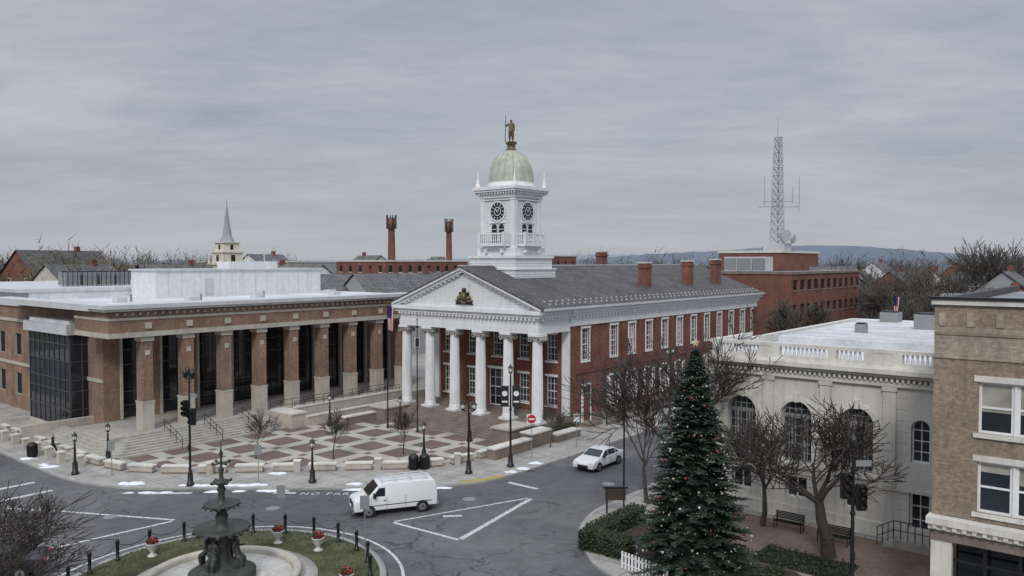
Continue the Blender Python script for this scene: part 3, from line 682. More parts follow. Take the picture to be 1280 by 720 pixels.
tb.box(35.85,58,6.75,7.0,0,13.3,bricktan); tt.box(36,58,-13,6.7,13.0,13.2,roofgr); tt.box(36,58,6.7,7.05,13.3,13.55,dkmul)
ft.box(tt,-13,7.1,-.2,.55,4.45,4.72,stone); ft.box(tt,-13,7.05,-.2,.35,4.2,4.45,stone); ft.box(tt,-13,7.0,-.2,.2,3.75,4.2,sandst)
k=-12.9
while k<7: ft.box(tt,k,k+.15,.35,.5,4.28,4.44,stone); k+=.35
for a in (6.6,2.4,-2,-6.4): ft.box(tt,a-.38,a+.38,-.2,.12,0,3.75,stone)
for a,b in ((2.8,6.2),(-1.6,2.0),(-6,-2.4)):
    ft.box(tn,a,b,-.9,-.8,.0,3.75,gl2); ft.box(tt,a,b,-.6,-.1,0,.5,sandst)
    for x in (a+1.1,a+2.3): ft.box(tn,x-.05,x+.05,-.25,-.15,.5,3.75,dkmul)
    ft.box(tn,a,b,-.25,-.14,2.9,3.0,dkmul)
group('tan_brick_storefront_building',(35.6,0,0),{'walls':tb,'windows':tn,'trim':tt})
# ------------------------------------------------------------------ background buildings
def block(name,u0,u1,v0,v1,h,wm,rm=roofgr,rows=2,cu=0,cvn=0,zb=0,cop=stone,wh=1.5,ww=1.1):
    w=MB();n=MB();r=MB()
    for k,c,a0,a1,cnt in (('v',v0,u0,u1,cu),('u',u0,v0,v1,cvn)):
        f=Fac(k,c); ops=[]
        for i in range(cnt):
            a=a0+(a1-a0)*(i+.5)/cnt
            for j in range(rows):
                z=zb+(h-zb)*(j+.35)/rows; ops.append((a-ww/2,a+ww/2,z,z+wh))
        f.wall(w,a0,a1,zb,h,ops,wm,.2)
        for o in ops: f.glaze(n,o,.18,gl,dkmul if wm!=brickred else trimw,1,2,.08,.05); f.box(w,o[0]-.1,o[1]+.1,.002,.08,o[2]-.15,o[2],cop)
    w.poly([(u1,v0,zb),(u1,v1,zb),(u1,v1,h),(u1,v0,h)],wm); w.poly([(u0,v1,zb),(u1,v1,zb),(u1,v1,h),(u0,v1,h)],wm)
    r.box(u0-.15,u1+.15,v0-.15,v1+.15,h,h+.35,cop); r.box(u0+.4,u1-.4,v0+.4,v1-.4,h+.35,h+.36,rm)
    q=random.Random(int(u0*7+v0))
    for i in range(3):
        x=q.uniform(u0+2,u1-3);y=q.uniform(v0+2,v1-3);s=q.uniform(.5,1.2); r.box(x-s,x+s,y-s,y+s,h+.36,h+.36+s*.8,signg)
    return group(name,(u0,v0,zb),{'walls':w,'windows':n,'roof':r})
block('brick_office_building',105,136,37.9,50.5,13.4,brickor,roofgr,4,11,0,0,sandst,1.4,1.7)
block('brick_rooftop_block',112,128,42,51.5,16.4,brickor,roofgr,1,0,0,13.8,stone)
ac=MB(); 
for i in range(3): ac.box(106.5+.0,109,42+i*2.1,43.9+i*2.1,13.8,15.8,metalw); ac.box(106.4,106.5,42.1+i*2.1,43.8+i*2.1,14.0,15.6,signg)
ac.build('rooftop_air_handler',None,(107,45,13.8))
def house(name,u,v,w,d,h,rh,wm,rm,rot=0):
    a=MB();r=MB();n=MB()
    a.box(-w/2,w/2,-d/2,d/2,0,h,wm)
    for s in(-1,1): a.poly([(s*w/2,-d/2,h),(s*w/2,d/2,h),(s*w/2,0,h+rh)],wm)
    for s in (-1,1): r.poly([(-w/2-.4,s*(d/2+.4),h-.25),(w/2+.4,s*(d/2+.4),h-.25),(w/2+.4,0,h+rh+.12),(-w/2-.4,0,h+rh+.12)],rm)
    for s in (-1,1): r.poly([(-w/2-.4,s*(d/2+.4),h-.42),(w/2+.4,s*(d/2+.4),h-.42),(w/2+.4,s*(d/2+.4),h-.25),(-w/2-.4,s*(d/2+.4),h-.25)],trimw)
    r.box(w*.2,w*.2+.9,-.4,.4,h+rh*.5,h+rh+1.0,brickred)
    k=int(w/3)
    for i in range(k):
        x=-w/2+w*(i+.5)/k
        for z in [1.2+3*j for j in range(int(h/3))]:
            n.box(x-.55,x+.55,-d/2-.05,-d/2+.0,z,z+1.6,trimw); n.box(x-.42,x+.42,-d/2-.07,-d/2-.05,z+.1,z+1.5,gl)
    for y in (-d/4,d/4):
        for z in [1.2+3*j for j in range(int(h/3))]:
            n.box(-w/2-.05,-w/2,y-.5,y+.5,z,z+1.6,trimw); n.box(-w/2-.07,-w/2-.05,y-.38,y+.38,z+.1,z+1.5,gl)
    return group(name,(u,v,0),{'walls':a,'roof':r,'windows':n},rot)
cream=M('cream_siding',(.55,.52,.45),.8,.15); greys=M('grey_siding',(.36,.37,.38),.8,.15)
H_=[('gabled_house',167,33,14,10,9,4.2,cream,slate2,.2),('gabled_house',151,19,12,10,9.5,4,greys,slate2,0),
('brick_house',184,44,16,10,9,4,brickred,slate2,.1),('gabled_house',196,29,14,11,9,4.5,white_dir,slate,.3),
('brick_house',176,20,12,12,8,4,brickor,slate2,1.57),('gabled_house',150,6,14,10,8.5,3.5,cream,slate2,0),
('gabled_house',170,8,12,10,9,4,white_dir,slate2,1.2),('brick_house',130,14,16,10,8.5,3.5,brickred,slate,0),
('gabled_house',215,60,16,12,9,4,cream,slate2,.2),('gabled_house',200,8,14,10,9,4.5,greys,slate,.1),('gabled_house',230,35,16,12,10,4.5,white_dir,slate2,.4),
('gabled_house',106,13,13,10,8,3.6,white_dir,slate2,0),('brick_house',92,10,12,10,8,3.4,brickor,slate2,1.57),('gabled_house',190,60,14,10,9.5,4.5,white_dir,slate2,1.3),
('gabled_house',122,-2,14,10,8.5,4,cream,slate,0),('gabled_house',240,62,18,12,10,5,white_dir,slate2,.1),('gabled_house',222,18,16,12,10,5,cream,slate2,.8),('brick_house',250,45,18,12,10,5,brickor,slate2,.3),
('gabled_hall',83,104,24,12,9,4,cream,slate2,0),('gabled_hall',92,99,22,12,8.5,4.6,greys,slate2,0),
('gabled_house',70,118,14,10,9,4,white_dir,slate2,.2),('gabled_house',120,112,20,14,8,4.5,greys,slate,0),('gabled_house',106,92,18,12,8.5,4.5,brickred,slate2,0),
('gabled_house',60,150,14,10,10,4.5,cream,slate2,.4),('gabled_house',45,160,14,10,10,4.5,white_dir,slate,1.1),('gabled_house',78,150,16,10,10,4.5,brickor,slate2,.2),('gabled_house',30,150,16,12,11,4,greys,slate2,.3),('gabled_house',95,135,18,12,10,4.5,white_dir,slate2,1.57),
('gabled_house',118,180,18,12,12,5,white_dir,slate2,.5),('gabled_house',20,175,18,12,12,5,cream,slate2,.9),('brick_house',70,185,18,12,12.5,5,brickor,slate,.2),('gabled_house',140,165,18,12,12,4.8,greys,slate2,1.2)]
for h in H_: house(*h)
block('brick_row_building',140,160,24,34,9.5,brickor,roofgr,3,6,3)
block('white_commercial_building',118,140,12,22,8,cream,roofwh,2,6,3)
block('brick_factory',122,150,138,156,15.2,brickor,roofgr,4,9,5); block('brick_factory',156,176,122,142,16.6,brickor,roofgr,4,6,5)
block('long_warehouse',110,135,170,200,15.0,greys,roofwh,1,0,0); 
def stack(name,u,v,h,r):
    m=MB(); m.lathe([(r*1.15,0),(r,h*.6),(r*.85,h*.93),(r*1.05,h*.94),(r*1.05,h*.97),(r*.85,h*.975),(r*.85,h)],(u,v,0),brickor,16); m.lathe([(r*.6,h),(r*.6,h+.1)],(u,v,0),dkmul,12)
    for i in range(6):
        t=i*1.05; m.tube((u+r*1.3*math.cos(t),v+r*1.3*math.sin(t),h*.9),(u+r*1.3*math.cos(t),v+r*1.3*math.sin(t),h*1.03),.12,.12,dkmul,4)
    m.lathe([(r*1.5,h*.9),(r*1.5,h*.905)],(u,v,0),dkmul,12); m.build(name,None,(u,v,0))
stack('brick_smokestack',135,150.4,26.2,.95); stack('brick_smokestack',144.4,139.3,25.3,.78)
cs_=MB(); cu_,cv_=97.8,164.5
cm=M('cream_steeple',(.72,.68,.58),.7,.1,streak=.15); gsp=M('slate_spire',(.34,.36,.39),.6,.2)
for h,z0,z1 in ((2.9,0,14.4),(3.2,14.4,14.8),(2.4,14.8,17.2),(2.65,17.2,17.5),(1.9,17.5,19.4),(2.2,19.4,19.7)): cs_.box(cu_-h,cu_+h,cv_-h,cv_+h,z0,z1,cm)
for a in ('u','v'):
    c=cv_ if a=='u' else cu_; o=cu_ if a=='u' else cv_
    f=Fac(a,o-2.4); f.box(cs_,c-.5,c+.5,.0,.05,15.3,16.7,dkmul); f=Fac(a,o-1.9); f.box(cs_,c-.35,c+.35,0,.05,17.9,19.0,dkmul)
cs_.lathe([(1.75,19.7),(1.1,21.0),(.75,23),(.05,28.4)],(cu_,cv_,0),gsp,8,sm=False); cs_.tube((cu_,cv_,28.3),(cu_,cv_,29.5),.06,.04,goldb,5)
for sx in(-1,1):
    for sy in (-1,1): cs_.lathe([(.25,14.8),(.2,15.6),(.01,16.8)],(cu_+sx*2.9,cv_+sy*2.9,0),cm,6)
cs_.box(cu_+3,cu_+24,cv_-5,cv_+5,0,10,brickred); cs_.build('church_steeple',None,(cu_,cv_,0))
rt=MB(); ru,rv=118.5,45.0; galv=M('galvanised_steel',(.48,.50,.53),.5,.15,metal=.2)
Zb,Zt=16.8,34.0
def cor(z):
    t=(z-Zb)/(Zt-Zb); r=1.2-.6*t
    return [Vector((ru+r*math.cos(a),rv+r*math.sin(a),z)) for a in (0.3,0.3+2.09,0.3+4.19)]
zs=[Zb+i*(Zt-Zb)/15 for i in range(16)]
for a,b in zip(zs,zs[1:]):
    A1,B1=cor(a),cor(b)
    for i in range(3):
        rt.tube(A1[i],B1[i],.1,.1,galv,4,False); rt.tube(A1[i],B1[(i+1)%3],.055,.055,galv,4,False); rt.tube(A1[(i+1)%3],B1[i],.055,.055,galv,4,False); rt.tube(B1[i],B1[(i+1)%3],.055,.055,galv,4,False)
rt.tube((ru-.3,rv,34),(ru-.3,rv,37),.06,.03,galv,5)
for z,L in ((23.5,3.0),(24.3,2.2)): rt.tube((ru-L*.6,rv+L*.8,z),(ru+L*.6,rv-L*.8,z),.09,.09,galv,5)
for dx,z0,z1 in ((3.2,22.8,28),(-2,23.5,28),(2.2,24,26.5)): rt.tube((ru+dx*.6,rv-dx*.8,z0),(ru+dx*.6,rv-dx*.8,z1),.08,.05,galv,5)
rt.box(ru-1.6,ru+1.6,rv-1.6,rv+1.6,16.77,17.9,metalw); rt.tube((ru-1.4,rv-1.6,19),(ru-1.7,rv-2.0,19),.9,.9,galv,14); rt.tube((ru+.8,rv-1.9,18.6),(ru+.8,rv-2.3,18.6),.7,.7,galv,14)
rt.build('radio_tower',None,(ru,rv,17))
# ------------------------------------------------------------------ hills and distant trees
hl=MB()
def ridge(pts,mat):
    for (a,za),(b,zb) in zip(pts,pts[1:]):
        hl.poly([(a[0],a[1],-5),(b[0],b[1],-5),(b[0]+80,b[1]+80,zb),(a[0]+80,a[1]+80,za)],mat)
def dirpt(deg,D): return (D*math.cos(rad(deg)),D*math.sin(rad(deg)))
P=[];R2=random.Random(3)
for i in range(90):
    d=-4+i*.45; h=15
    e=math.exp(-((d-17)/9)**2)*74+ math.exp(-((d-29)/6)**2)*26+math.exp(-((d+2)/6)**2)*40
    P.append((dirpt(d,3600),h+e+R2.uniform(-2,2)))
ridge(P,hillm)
P=[(dirpt(d,5200),30+40*math.exp(-((d-32)/10)**2)) for d in range(5,90,2)]; ridge(P,M('haze_tinted_far_hill',(.26,.29,.34),1,.1,.002,.02))  # farther ridge, paler base colour stands in for the distance haze
hl.build('hills')
def tuft(mb,r,u,v,h,w,mat,n,z0=0):
    mb.tube((u,v,z0),(u,v,z0+h*.5),.25,.12,mat,4,False)
    for i in range(n):
        zb=z0+h*(.2+.4*r.random()); a=r.random()*6.283; el=r.uniform(.2,1.4); L=r.uniform(.3,.6)*h*.75
        d=Vector((math.cos(a)*math.cos(el)*w,math.sin(a)*math.cos(el)*w,math.sin(el))); p=Vector((u,v,zb))+d*L*r.uniform(0,.35); q=p+d*L*.8
        if q.z>z0+h*1.05: q.z=z0+h*r.uniform(.85,1.05)
        s=Vector((-math.sin(a),math.cos(a),0))*r.uniform(.06,.16)
        mb.poly([p-s,p+s,q],mat)
        for k in range(4):
            e=p.lerp(q,r.uniform(.4,1)); f=e+Vector((r.uniform(-1,1),r.uniform(-1,1),r.uniform(-.2,.9)))*h*.12; s2=Vector((r.uniform(-1,1),r.uniform(-1,1),0))*.12
            mb.poly([e-s2,e+s2,f],mat)
dt=MB(); R3=random.Random(11)
for i in range(600):
    b=R3.uniform(3,82); D=R3.choice([200,250,310,400,500])*R3.uniform(.9,1.15)
    u,v=dirpt(b,D); h=R3.uniform(10,16)*(1+.0010*D)
    if 36<b<55: h*=.78
    if b>=60: h*=1.1
    x=R3.random()
    tuft(dt,R3,u,v,h,1.25,twig if x<.8 else (twig3 if x<.88 else twig2),46)
for i in range(36):
    b=R3.uniform(4,17); D=R3.uniform(130,190); u,v=dirpt(b,D); tuft(dt,R3,u,v,R3.uniform(10,16),1.1,twig,110)
for i in range(34):
    b=R3.uniform(58,80); D=R3.uniform(160,210); u,v=dirpt(b,D); tuft(dt,R3,u,v,R3.uniform(15,19.5),1.2,R3.choice([twig,twig,twig3]),120)
dt.build('distant_trees')
# ------------------------------------------------------------------ trees
def bare(name,loc,H,seed,mat=bark,levels=5,spread=.75,r0=.2,trunk=.28,k=4,tw=.011,up=.12,wide=1.0):
    r=random.Random(seed); mb=MB()
    def grow(p,d,L,rad0,lev):
        n=3 if lev<3 else 2; pts=[p]; dd=d
        rr=[rad0*(1-.45*i/n) for i in range(n+1)]
        for i in range(n):
            dd=(dd+Vector((r.uniform(-1,1),r.uniform(-1,1),r.uniform(-.3,.6)))*.16).normalized(); q=pts[-1]+dd*L/n
            mb.tube(pts[-1],q,max(rr[i],tw),max(rr[i+1],tw*.8),mat,7 if lev==0 else (5 if lev<2 else 3),False); pts.append(q)
        if lev>=levels: return
        kk=k+(1 if lev in(0,1) else 0)
        for c in range(kk):
            t=1.0 if c==0 else r.uniform(.45,1.0) if lev else r.uniform(.75,1)
            x=t*n; i=min(n-1,int(x)); p2=pts[i].lerp(pts[i+1],x-i)
            a=r.uniform(0,6.283); o=dd.orthogonal().normalized(); o=Matrix.Rotation(a,3,dd)@o
            sp=spread*r.uniform(.5,1.25)*(0.35 if c==0 else 1)
            nd=(dd+o*sp+Vector((0,0,up))).normalized()
            grow(p2,nd,L*r.uniform(.58,.82),rr[-1]*r.uniform(.55,.8),lev+1)
    grow(Vector((0,0,0)),Vector((0,0,1)),H*trunk,r0,0)
    zs=max(v[2] for v in mb.v); s=H/zs; mb.v=[(a*s*wide,b*s*wide,c*s) for a,b,c in mb.v]
    return mb.build(name,None,loc,rot=r.uniform(0,6))
bare('bare_tree',(40.6,12.6,.13),8.5,5,spread=1.0,r0=.2,trunk=.24,tw=.014,wide=1.4)
bare('bare_tree',(43.4,21.2,.13),12.4,9,spread=.85,r0=.24,trunk=.25,tw=.018,wide=1.2)
bare('bare_tree',(43.0,17.0,.13),6.8,14,spread=.8,r0=.11,trunk=.25,levels=4,tw=.013,wide=1.1)
bare('bare_tree',(42.6,24.2,.13),7.4,21,spread=.65,r0=.10,trunk=.25,levels=4,tw=.013)
bare('bare_tree',(9.6,31.9,0),7.8,33,spread=.95,r0=.18,trunk=.25,wide=1.5)
for i,(u,v) in enumerate(((33.4,52.5),(37,47.8),(41.5,45),(50.5,37.5))): bare('bare_sapling',(u,v,.13),3.9,50+i,spread=.7,r0=.06,trunk=.35,levels=4,k=4,tw=.013)
for i,(u,v,h) in enumerate(((101,36.5,11),(128,30,15),(150,27,14),(163,23,20),(200,22,18),(85,36,6),(168,14,15),(112,22,12),(98,24,11))):
    bare('bare_tree',(u,v,0),h,70+i,barkl,4,.85,.25,.25,5,.035)
# conifer
xt=MB(); R4=random.Random(4); XH=11.0; EX=.76
xt.lathe([(.22,0),(.16,4),(.03,XH)],(0,0,0),bark,8)
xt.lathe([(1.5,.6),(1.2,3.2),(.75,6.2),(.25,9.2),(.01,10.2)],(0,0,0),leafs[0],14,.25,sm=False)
nb_=760
for i in range(nb_):
    t=((i+.5)/nb_)**.95
    z=.7+t*(XH-.9); Rr=(2.9*(1-t)**EX+.08)*R4.uniform(.66,1.14); a=i*2.39996+R4.uniform(-.3,.3)
    ca,sa=math.cos(a),math.sin(a); p0=Vector((0,0,z)); tip=Vector((ca*Rr,sa*Rr,z-.14*Rr+.08*Rr*R4.uniform(-1,2)))
    ns_=max(5,int(Rr*13))
    xt.tube(p0,tip,.03,.008,bark,3,False)
    side=Vector((-sa,ca,0)); tone=R4.random()
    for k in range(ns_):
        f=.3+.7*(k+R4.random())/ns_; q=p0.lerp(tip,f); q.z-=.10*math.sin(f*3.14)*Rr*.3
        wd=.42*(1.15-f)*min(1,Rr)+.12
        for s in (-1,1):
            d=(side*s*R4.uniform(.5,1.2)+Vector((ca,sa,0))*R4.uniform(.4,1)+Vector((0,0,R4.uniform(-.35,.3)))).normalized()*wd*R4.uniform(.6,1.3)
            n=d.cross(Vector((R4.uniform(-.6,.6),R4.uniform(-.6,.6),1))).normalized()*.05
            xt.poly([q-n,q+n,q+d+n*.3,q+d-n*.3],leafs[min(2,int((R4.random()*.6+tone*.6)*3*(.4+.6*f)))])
xo=MB()
for i in range(230):
    t=R4.random()**1.2; z=1+t*(XH-1.6); Rr=(2.9*(1-t)**EX+.08)*R4.uniform(.85,1.0); a=R4.random()*6.283
    xo.ball((Rr*math.cos(a),Rr*math.sin(a),z-.1*Rr),R4.choice([.035,.045,.065]),R4.choice(orn),6,4)
bulb=M('unlit_string_bulb',(.6,.58,.5),.3,.05)
for i in range(380):
    t=i/380; z=.9+t*(XH-1.2); Rr=(2.9*(1-t)**EX+.08)*R4.uniform(.85,1.0); a=t*75
    xo.ball((Rr*math.cos(a),Rr*math.sin(a),z-.1*Rr),.022,bulb,4,3)
star=MB(); starm=M('dull_gold_topper',(.6,.52,.36),.4,.1)
for ang in (rad(-140.6),rad(-50)):
    dx,dy=-math.sin(ang),math.cos(ang); P=[]
    for i in range(10):
        rr=.2 if i%2==0 else .09; t=math.pi/2+i*math.pi/5; P.append((rr*math.cos(t),rr*math.sin(t)))
    nx,ny=math.cos(ang)*.04,math.sin(ang)*.04
    for i in range(10):
        a=P[i];b=P[(i+1)%10]
        for s in (-1,1): star.poly([(nx*s,ny*s,XH+.1),(a[0]*dx,a[0]*dy,XH+.1+a[1]),(b[0]*dx,b[0]*dy,XH+.1+b[1])],starm)
group('christmas_tree',(33.9,16.7,.13),{'foliage':xt,'ornaments':xo,'tree_topper':star},rot=0)
def hedge(name,u0,u1,v0,v1,h,n,seed,mats=hedg):
    r=random.Random(seed); mb=MB(); mb.box(u0+.12,u1-.12,v0+.12,v1-.12,.1,h-.12,mats[0])
    for i in range(n):
        p=[r.uniform(u0,u1),r.uniform(v0,v1),r.uniform(.15,h)]
        w=r.choice([0,0,1,2,3,4]); 
        if w<2: p[2]=h+r.uniform(-.12,.08)
        elif w==2: p[0]=u0+r.uniform(-.05,.1)
        elif w==3: p[1]=v0+r.uniform(-.05,.1)
        else: p[1]=v1+r.uniform(-.1,.05)
        p=Vector(p); a=Vector((r.uniform(-1,1),r.uniform(-1,1),r.uniform(-1,1))).normalized()*.07; b=a.orthogonal().normalized()*.05
        mb.poly([p-a,p-b,p+a,p+b],mats[r.randrange(3)])
    mb.build(name,None,((u0+u1)/2,(v0+v1)/2,0))
hedge('clipped_hedge',33.4,34.6,20.3,23.0,1.05,2600,1); hedge('clipped_hedge',34.7,39.5,22.4,23.4,1.0,2600,2); hedge('clipped_hedge',34.2,36.2,13.2,13.9,.7,1200,3)
mb=MB(); mb.prism([(32.4,12.2),(36.6,12.2),(38.8,15),(39.5,22.3),(34.8,22.3),(33.1,20)],.13,.22,mulch,kerbm); mb.build('planting_bed')
mb=MB(); mb.prism([(37.3,10.9),(40,10.9),(40,15.5),(37.3,15.5)],.13,.24,mulch,kerbm); mb.build('planting_bed')
hedge('low_shrubs',37.5,39.8,11.1,15.3,.4,1500,8)
mb=MB()
for i in range(14):
    a=Vector((32.7,19.9,.13)).lerp(Vector((32.2,17.2,.13)),i/13); mb.box(a.x-.02,a.x+.02,a.y-.05,a.y+.05,.13,.95,trimw)
for z in (.35,.75): mb.tube((32.73,19.9,z),(32.23,17.2,z),.03,.03,trimw,4)
mb.build('white_picket_fence',None,(32.5,18.5,.13))
# ------------------------------------------------------------------ fountain island
fi=MB(); fi.lathe([(7.5,-.02),(7.5,.15),(7.2,.155)],(FC[0],FC[1],0),kerbm,64,cap=False)
fg=MB(); fg.lathe([(7.2,.15),(7.1,.19),(4.3,.24),(4.3,.1)],(FC[0],FC[1],0),grass,64,cap=False)
fi.lathe([(4.3,.1),(4.3,.26),(3.4,.26)],(FC[0],FC[1],0),conc,64,cap=False)
r=random.Random(5)
for i in range(7000):
    a=r.uniform(0,6.283); q=r.uniform(4.35,7.15); p=Vector((FC[0]+q*math.cos(a),FC[1]+q*math.sin(a),.19)); d=Vector((r.uniform(-.04,.04),r.uniform(-.04,.04),.11)); s=Vector((r.uniform(-1,1),r.uniform(-1,1),0)).normalized()*.02
    fg.poly([p-s,p+s,p+d],grass)
group('traffic_island',(FC[0],FC[1],0),{'kerb':fi,'grass':fg})
fo=MB(); c=(FC[0],FC[1],0)
ice=M('pale_basin_floor',(.52,.50,.46),.5,.3,1.2,6)
fo.lathe([(3.5,.1),(3.52,.52),(3.58,.58),(3.5,.66),(3.22,.66),(3.14,.58),(3.14,.4)],c,stone2,64,cap=False)
fo.lathe([(3.14,.4),(1.4,.4)],c,ice,48,cap=False)
ft_=MB()
ft_.lathe([(1.5,.3),(1.5,.75),(1.2,.85),(1.1,1.0),(.55,1.1),(.38,1.4),(.34,1.9),(.5,2.2),(.4,2.4),(.75,2.5),(1.2,2.68),(1.24,2.8),(1.14,2.78),(.5,2.65),(.3,2.8),(.22,3.05),(.3,3.3),(.2,3.5),(.42,3.65),(.76,3.82),(.8,3.92),(.7,3.9),(.25,3.85),(.16,4.0),(.14,4.4),(.22,4.55),(.12,4.7),(.34,4.85),(.38,4.93),(.12,4.95),(.08,5.3),(.14,5.45),(.06,5.6),(.05,6.1),(.11,6.2),(.04,6.35),(.015,6.8)],c,bronze,28)
for i in range(14):
    t=2*math.pi*i/14; ft_.ball((c[0]+1.2*math.cos(t),c[1]+1.2*math.sin(t),2.66),.11,bronze,6,4); ft_.ball((c[0]+.78*math.cos(t),c[1]+.78*math.sin(t),3.8),.07,bronze,5,4)
for z,L in ((5.75,.42),(4.85,.48)):
    for a in (0,math.pi/2): ft_.tube((c[0]-L*math.cos(a),c[1]-L*math.sin(a),z),(c[0]+L*math.cos(a),c[1]+L*math.sin(a),z),.035,.035,bronze,5)
    for i in range(4): t=i*math.pi/2; ft_.ball((c[0]+L*math.cos(t),c[1]+L*math.sin(t),z+.05),.08,bronze,6,4)
fe_=group('fountain',c,{'stone_basin':fo,'bronze_tiers':ft_})
for i in range(4):
    t=i*math.pi/2+.5
    f=figure('figure_%d'%i,body(haL=(-.3,.3,1.2,.05),hipL=(-.1,.1,.75,.16),hipR=(.1,.1,.75,.16),knL=(-.14,.35,.6,.13),knR=(.14,.35,.6,.13),anL=(-.12,.3,.2,.09),anR=(.12,.3,.2,.09),toL=(-.12,.42,.1,.06),toR=(.12,.42,.1,.06)),BE,bronze,(.72*math.cos(t),.72*math.sin(t),.82),t-math.pi/2,.95)
    f.parent=fe_
bo=MB(); bo.lathe([(.13,0),(.13,.12),(.085,.16),(.075,.85),(.11,.9),(.09,.97),(.1,1.02),(.02,1.1)],(0,0,0),dark,12)
first=None; bp=[]
for d in list(range(-44,146,15)):
    p=(FC[0]+6.75*math.cos(rad(d)),FC[1]+6.75*math.sin(rad(d)),.17); bp.append(p)
    if not first: first=bo.build('bollard',None,(0,0,0),rot=0); first.location=p
    else: inst(first,'bollard',p)
ch=MB()
for a,b in zip(bp,bp[1:]):
    a=Vector(a)+Vector((0,0,.88));b=Vector(b)+Vector((0,0,.88)); L=[a.lerp(b,i/8)-Vector((0,0,.28*4*(i/8)*(1-i/8))) for i in range(9)]
    for p,q in zip(L,L[1:]): ch.tube(p,q,.018,.018,dark,4,False)
ch.build('bollard_chain')
um=MB(); um.lathe([(.28,0),(.28,.08),(.12,.15),(.12,.3),(.3,.5),(.38,.8),(.42,.85),(.36,.85),(.3,.8)],(0,0,0),stone,14)
r=random.Random(6)
for i in range(260):
    a=r.uniform(0,6.3);q=.36*math.sqrt(r.random()); p=Vector((q*math.cos(a),q*math.sin(a),.85+.38*r.random()*(1-q))); w=Vector((r.uniform(-1,1),r.uniform(-1,1),r.uniform(-1,1))).normalized()*.055; x=w.orthogonal()
    um.poly([p-w,p-x,p+w,p+x],signr if r.random()<.22 else hedg[r.randrange(3)])
u0=um.build('urn_planter',None,(0,0,0),rot=0); u0.location=(23.9,35.6,.2); u0.scale=(.8,.8,.8)
for p in ((24.6,33.1,.2),(18.8,38.9,.2),(22.5,28.2,.2)): inst(u0,'urn_planter',p,0,.8)
# ------------------------------------------------------------------ street furniture
bannerm=M('black_banner',(.02,.022,.03),.8,.2,obj=True)
amber=M('signal_lens',(.05,.03,.02),.3,.1,obj=True)
def lamp(name,loc,H,banner=None,globes=2,rot=0,arm=.55,signal=None):
    m=MB(); m.lathe([(.26,0),(.26,.15),(.19,.22),(.17,.8),(.11,.95),(.085,1.1),(.07,H*.6),(.055,H-.75)],(0,0,0),dark,12)
    m.lathe([(.09,H*.55),(.12,H*.56),(.09,H*.57)],(0,0,0),dark,10)
    L=MB()
    def lantern(x,z):
        L.lathe([(.06,z-.04),(.12,z),(.17,z+.2),(.15,z+.34),(.05,z+.4)],(x,0,0),lampw if not signal else gl,10); m.lathe([(.19,z+.3),(.14,z+.42),(.05,z+.5),(.015,z+.64)],(x,0,0),dark,10); m.lathe([(.05,z-.12),(.14,z-.03),(.14,z+.02)],(x,0,0),dark,8)
        for i in range(6): t=i*math.pi/3; m.tube((x+.13*math.cos(t),.13*math.sin(t),z),(x+.185*math.cos(t),.185*math.sin(t),z+.3),.014,.014,dark,4,False)
    if globes==1: lantern(0,H-.6)
    else:
        m.tube((-arm,0,H-.85),(arm,0,H-.85),.035,.035,dark,6); m.lathe([(.05,H-.75),(.06,H-.3),(.01,H)],(0,0,0),dark,8)
        for s in (-1,1): lantern(s*arm,H-.72); m.tube((0,0,H-1.3),(s*arm*.8,0,H-.87),.02,.02,dark,5)
    bm=MB()
    if signal:
        for s,dz in ((-1,0),(1,-.5)):
            z=signal+dz; m.tube((0,0,z+.6),(s*.3,0,z+.6),.03,.03,dark,5)
            m.box(min(s*.16,s*.5),max(s*.16,s*.5),-.14,.12,z,z+1.1,dark)
            for k in range(3): bm.tube((s*.33,-.14,z+.2+k*.35),(s*.33,-.15,z+.2+k*.35),.12,.12,amber,12); m.tube((s*.33,-.15,z+.22+k*.35),(s*.33,-.34,z+.24+k*.35),.14,.14,dark,10,False)
        bm.box(-.08,.08,-.12,-.08,2.4,2.75,dark); bm.box(.1,.75,-.02,.01,signal+1.35,signal+1.6,signg)
    if banner:
        for s in (-1,1):
            m.tube((0,0,banner+1.5),(s*.75,0,banner+1.5),.02,.02,dark,5); m.tube((0,0,banner),(s*.75,0,banner),.02,.02,dark,5)
            bm.box(min(s*.12,s*.72),max(s*.12,s*.72),-.012,.012,banner+.02,banner+1.48,bannerm)
            for yy in (-.016,.016):
                bm.poly([(s*.42+.2*math.cos(t*math.pi/6),yy,banner+.95+.2*math.sin(t*math.pi/6)) for t in range(12)],signw); bm.poly([(s*.42-.2,yy,banner+.3),(s*.42+.2,yy,banner+.3),(s*.42+.2,yy,banner+.42),(s*.42-.2,yy,banner+.42)],signw)
    return group(name,loc,{'post':m,'lanterns':L,'attachments':bm},rot)
FR=rad(-50.6)
lamp('traffic_signal_post',(26.6,49.6,.13),8.0,None,2,FR-.5,.35,4.6); lamp('street_lamp',(40.6,37.3,.13),5.3,None,2,FR,.4)
lamp('street_lamp',(43.9,36.2,.13),7.5,4.4,1,FR,.5); lamp('traffic_signal_post',(34.3,9.7,.13),7.8,None,1,FR,.35,5.0)
for p in ((22.9,58.5,.13),(25.8,60.0,.13),(32.2,43.9,.13),(41,42.2,.13),(48.0,44,.13),(47.6,52,.13),(44.5,58,.13)): lamp('pedestrian_lamp',p,3.0,None,1)
lamp('street_lamp',(67,35.6,.13),7,None,2,0)
def flagmat():
    m,nt,b=nodes('flag_cloth'); p=pos(nt,obj=True); s=N(nt,'ShaderNodeSeparateXYZ'); nt.links.new(p,s.inputs[0])
    st=mth(nt,'GREATER_THAN',mth(nt,'MODULO',mth(nt,'MULTIPLY',s.outputs[0],8),1.0),.5)
    nt.links.new(mixc(nt,st,(.5,.03,.04),(.7,.7,.7)),b.inputs['Base Color']); return m
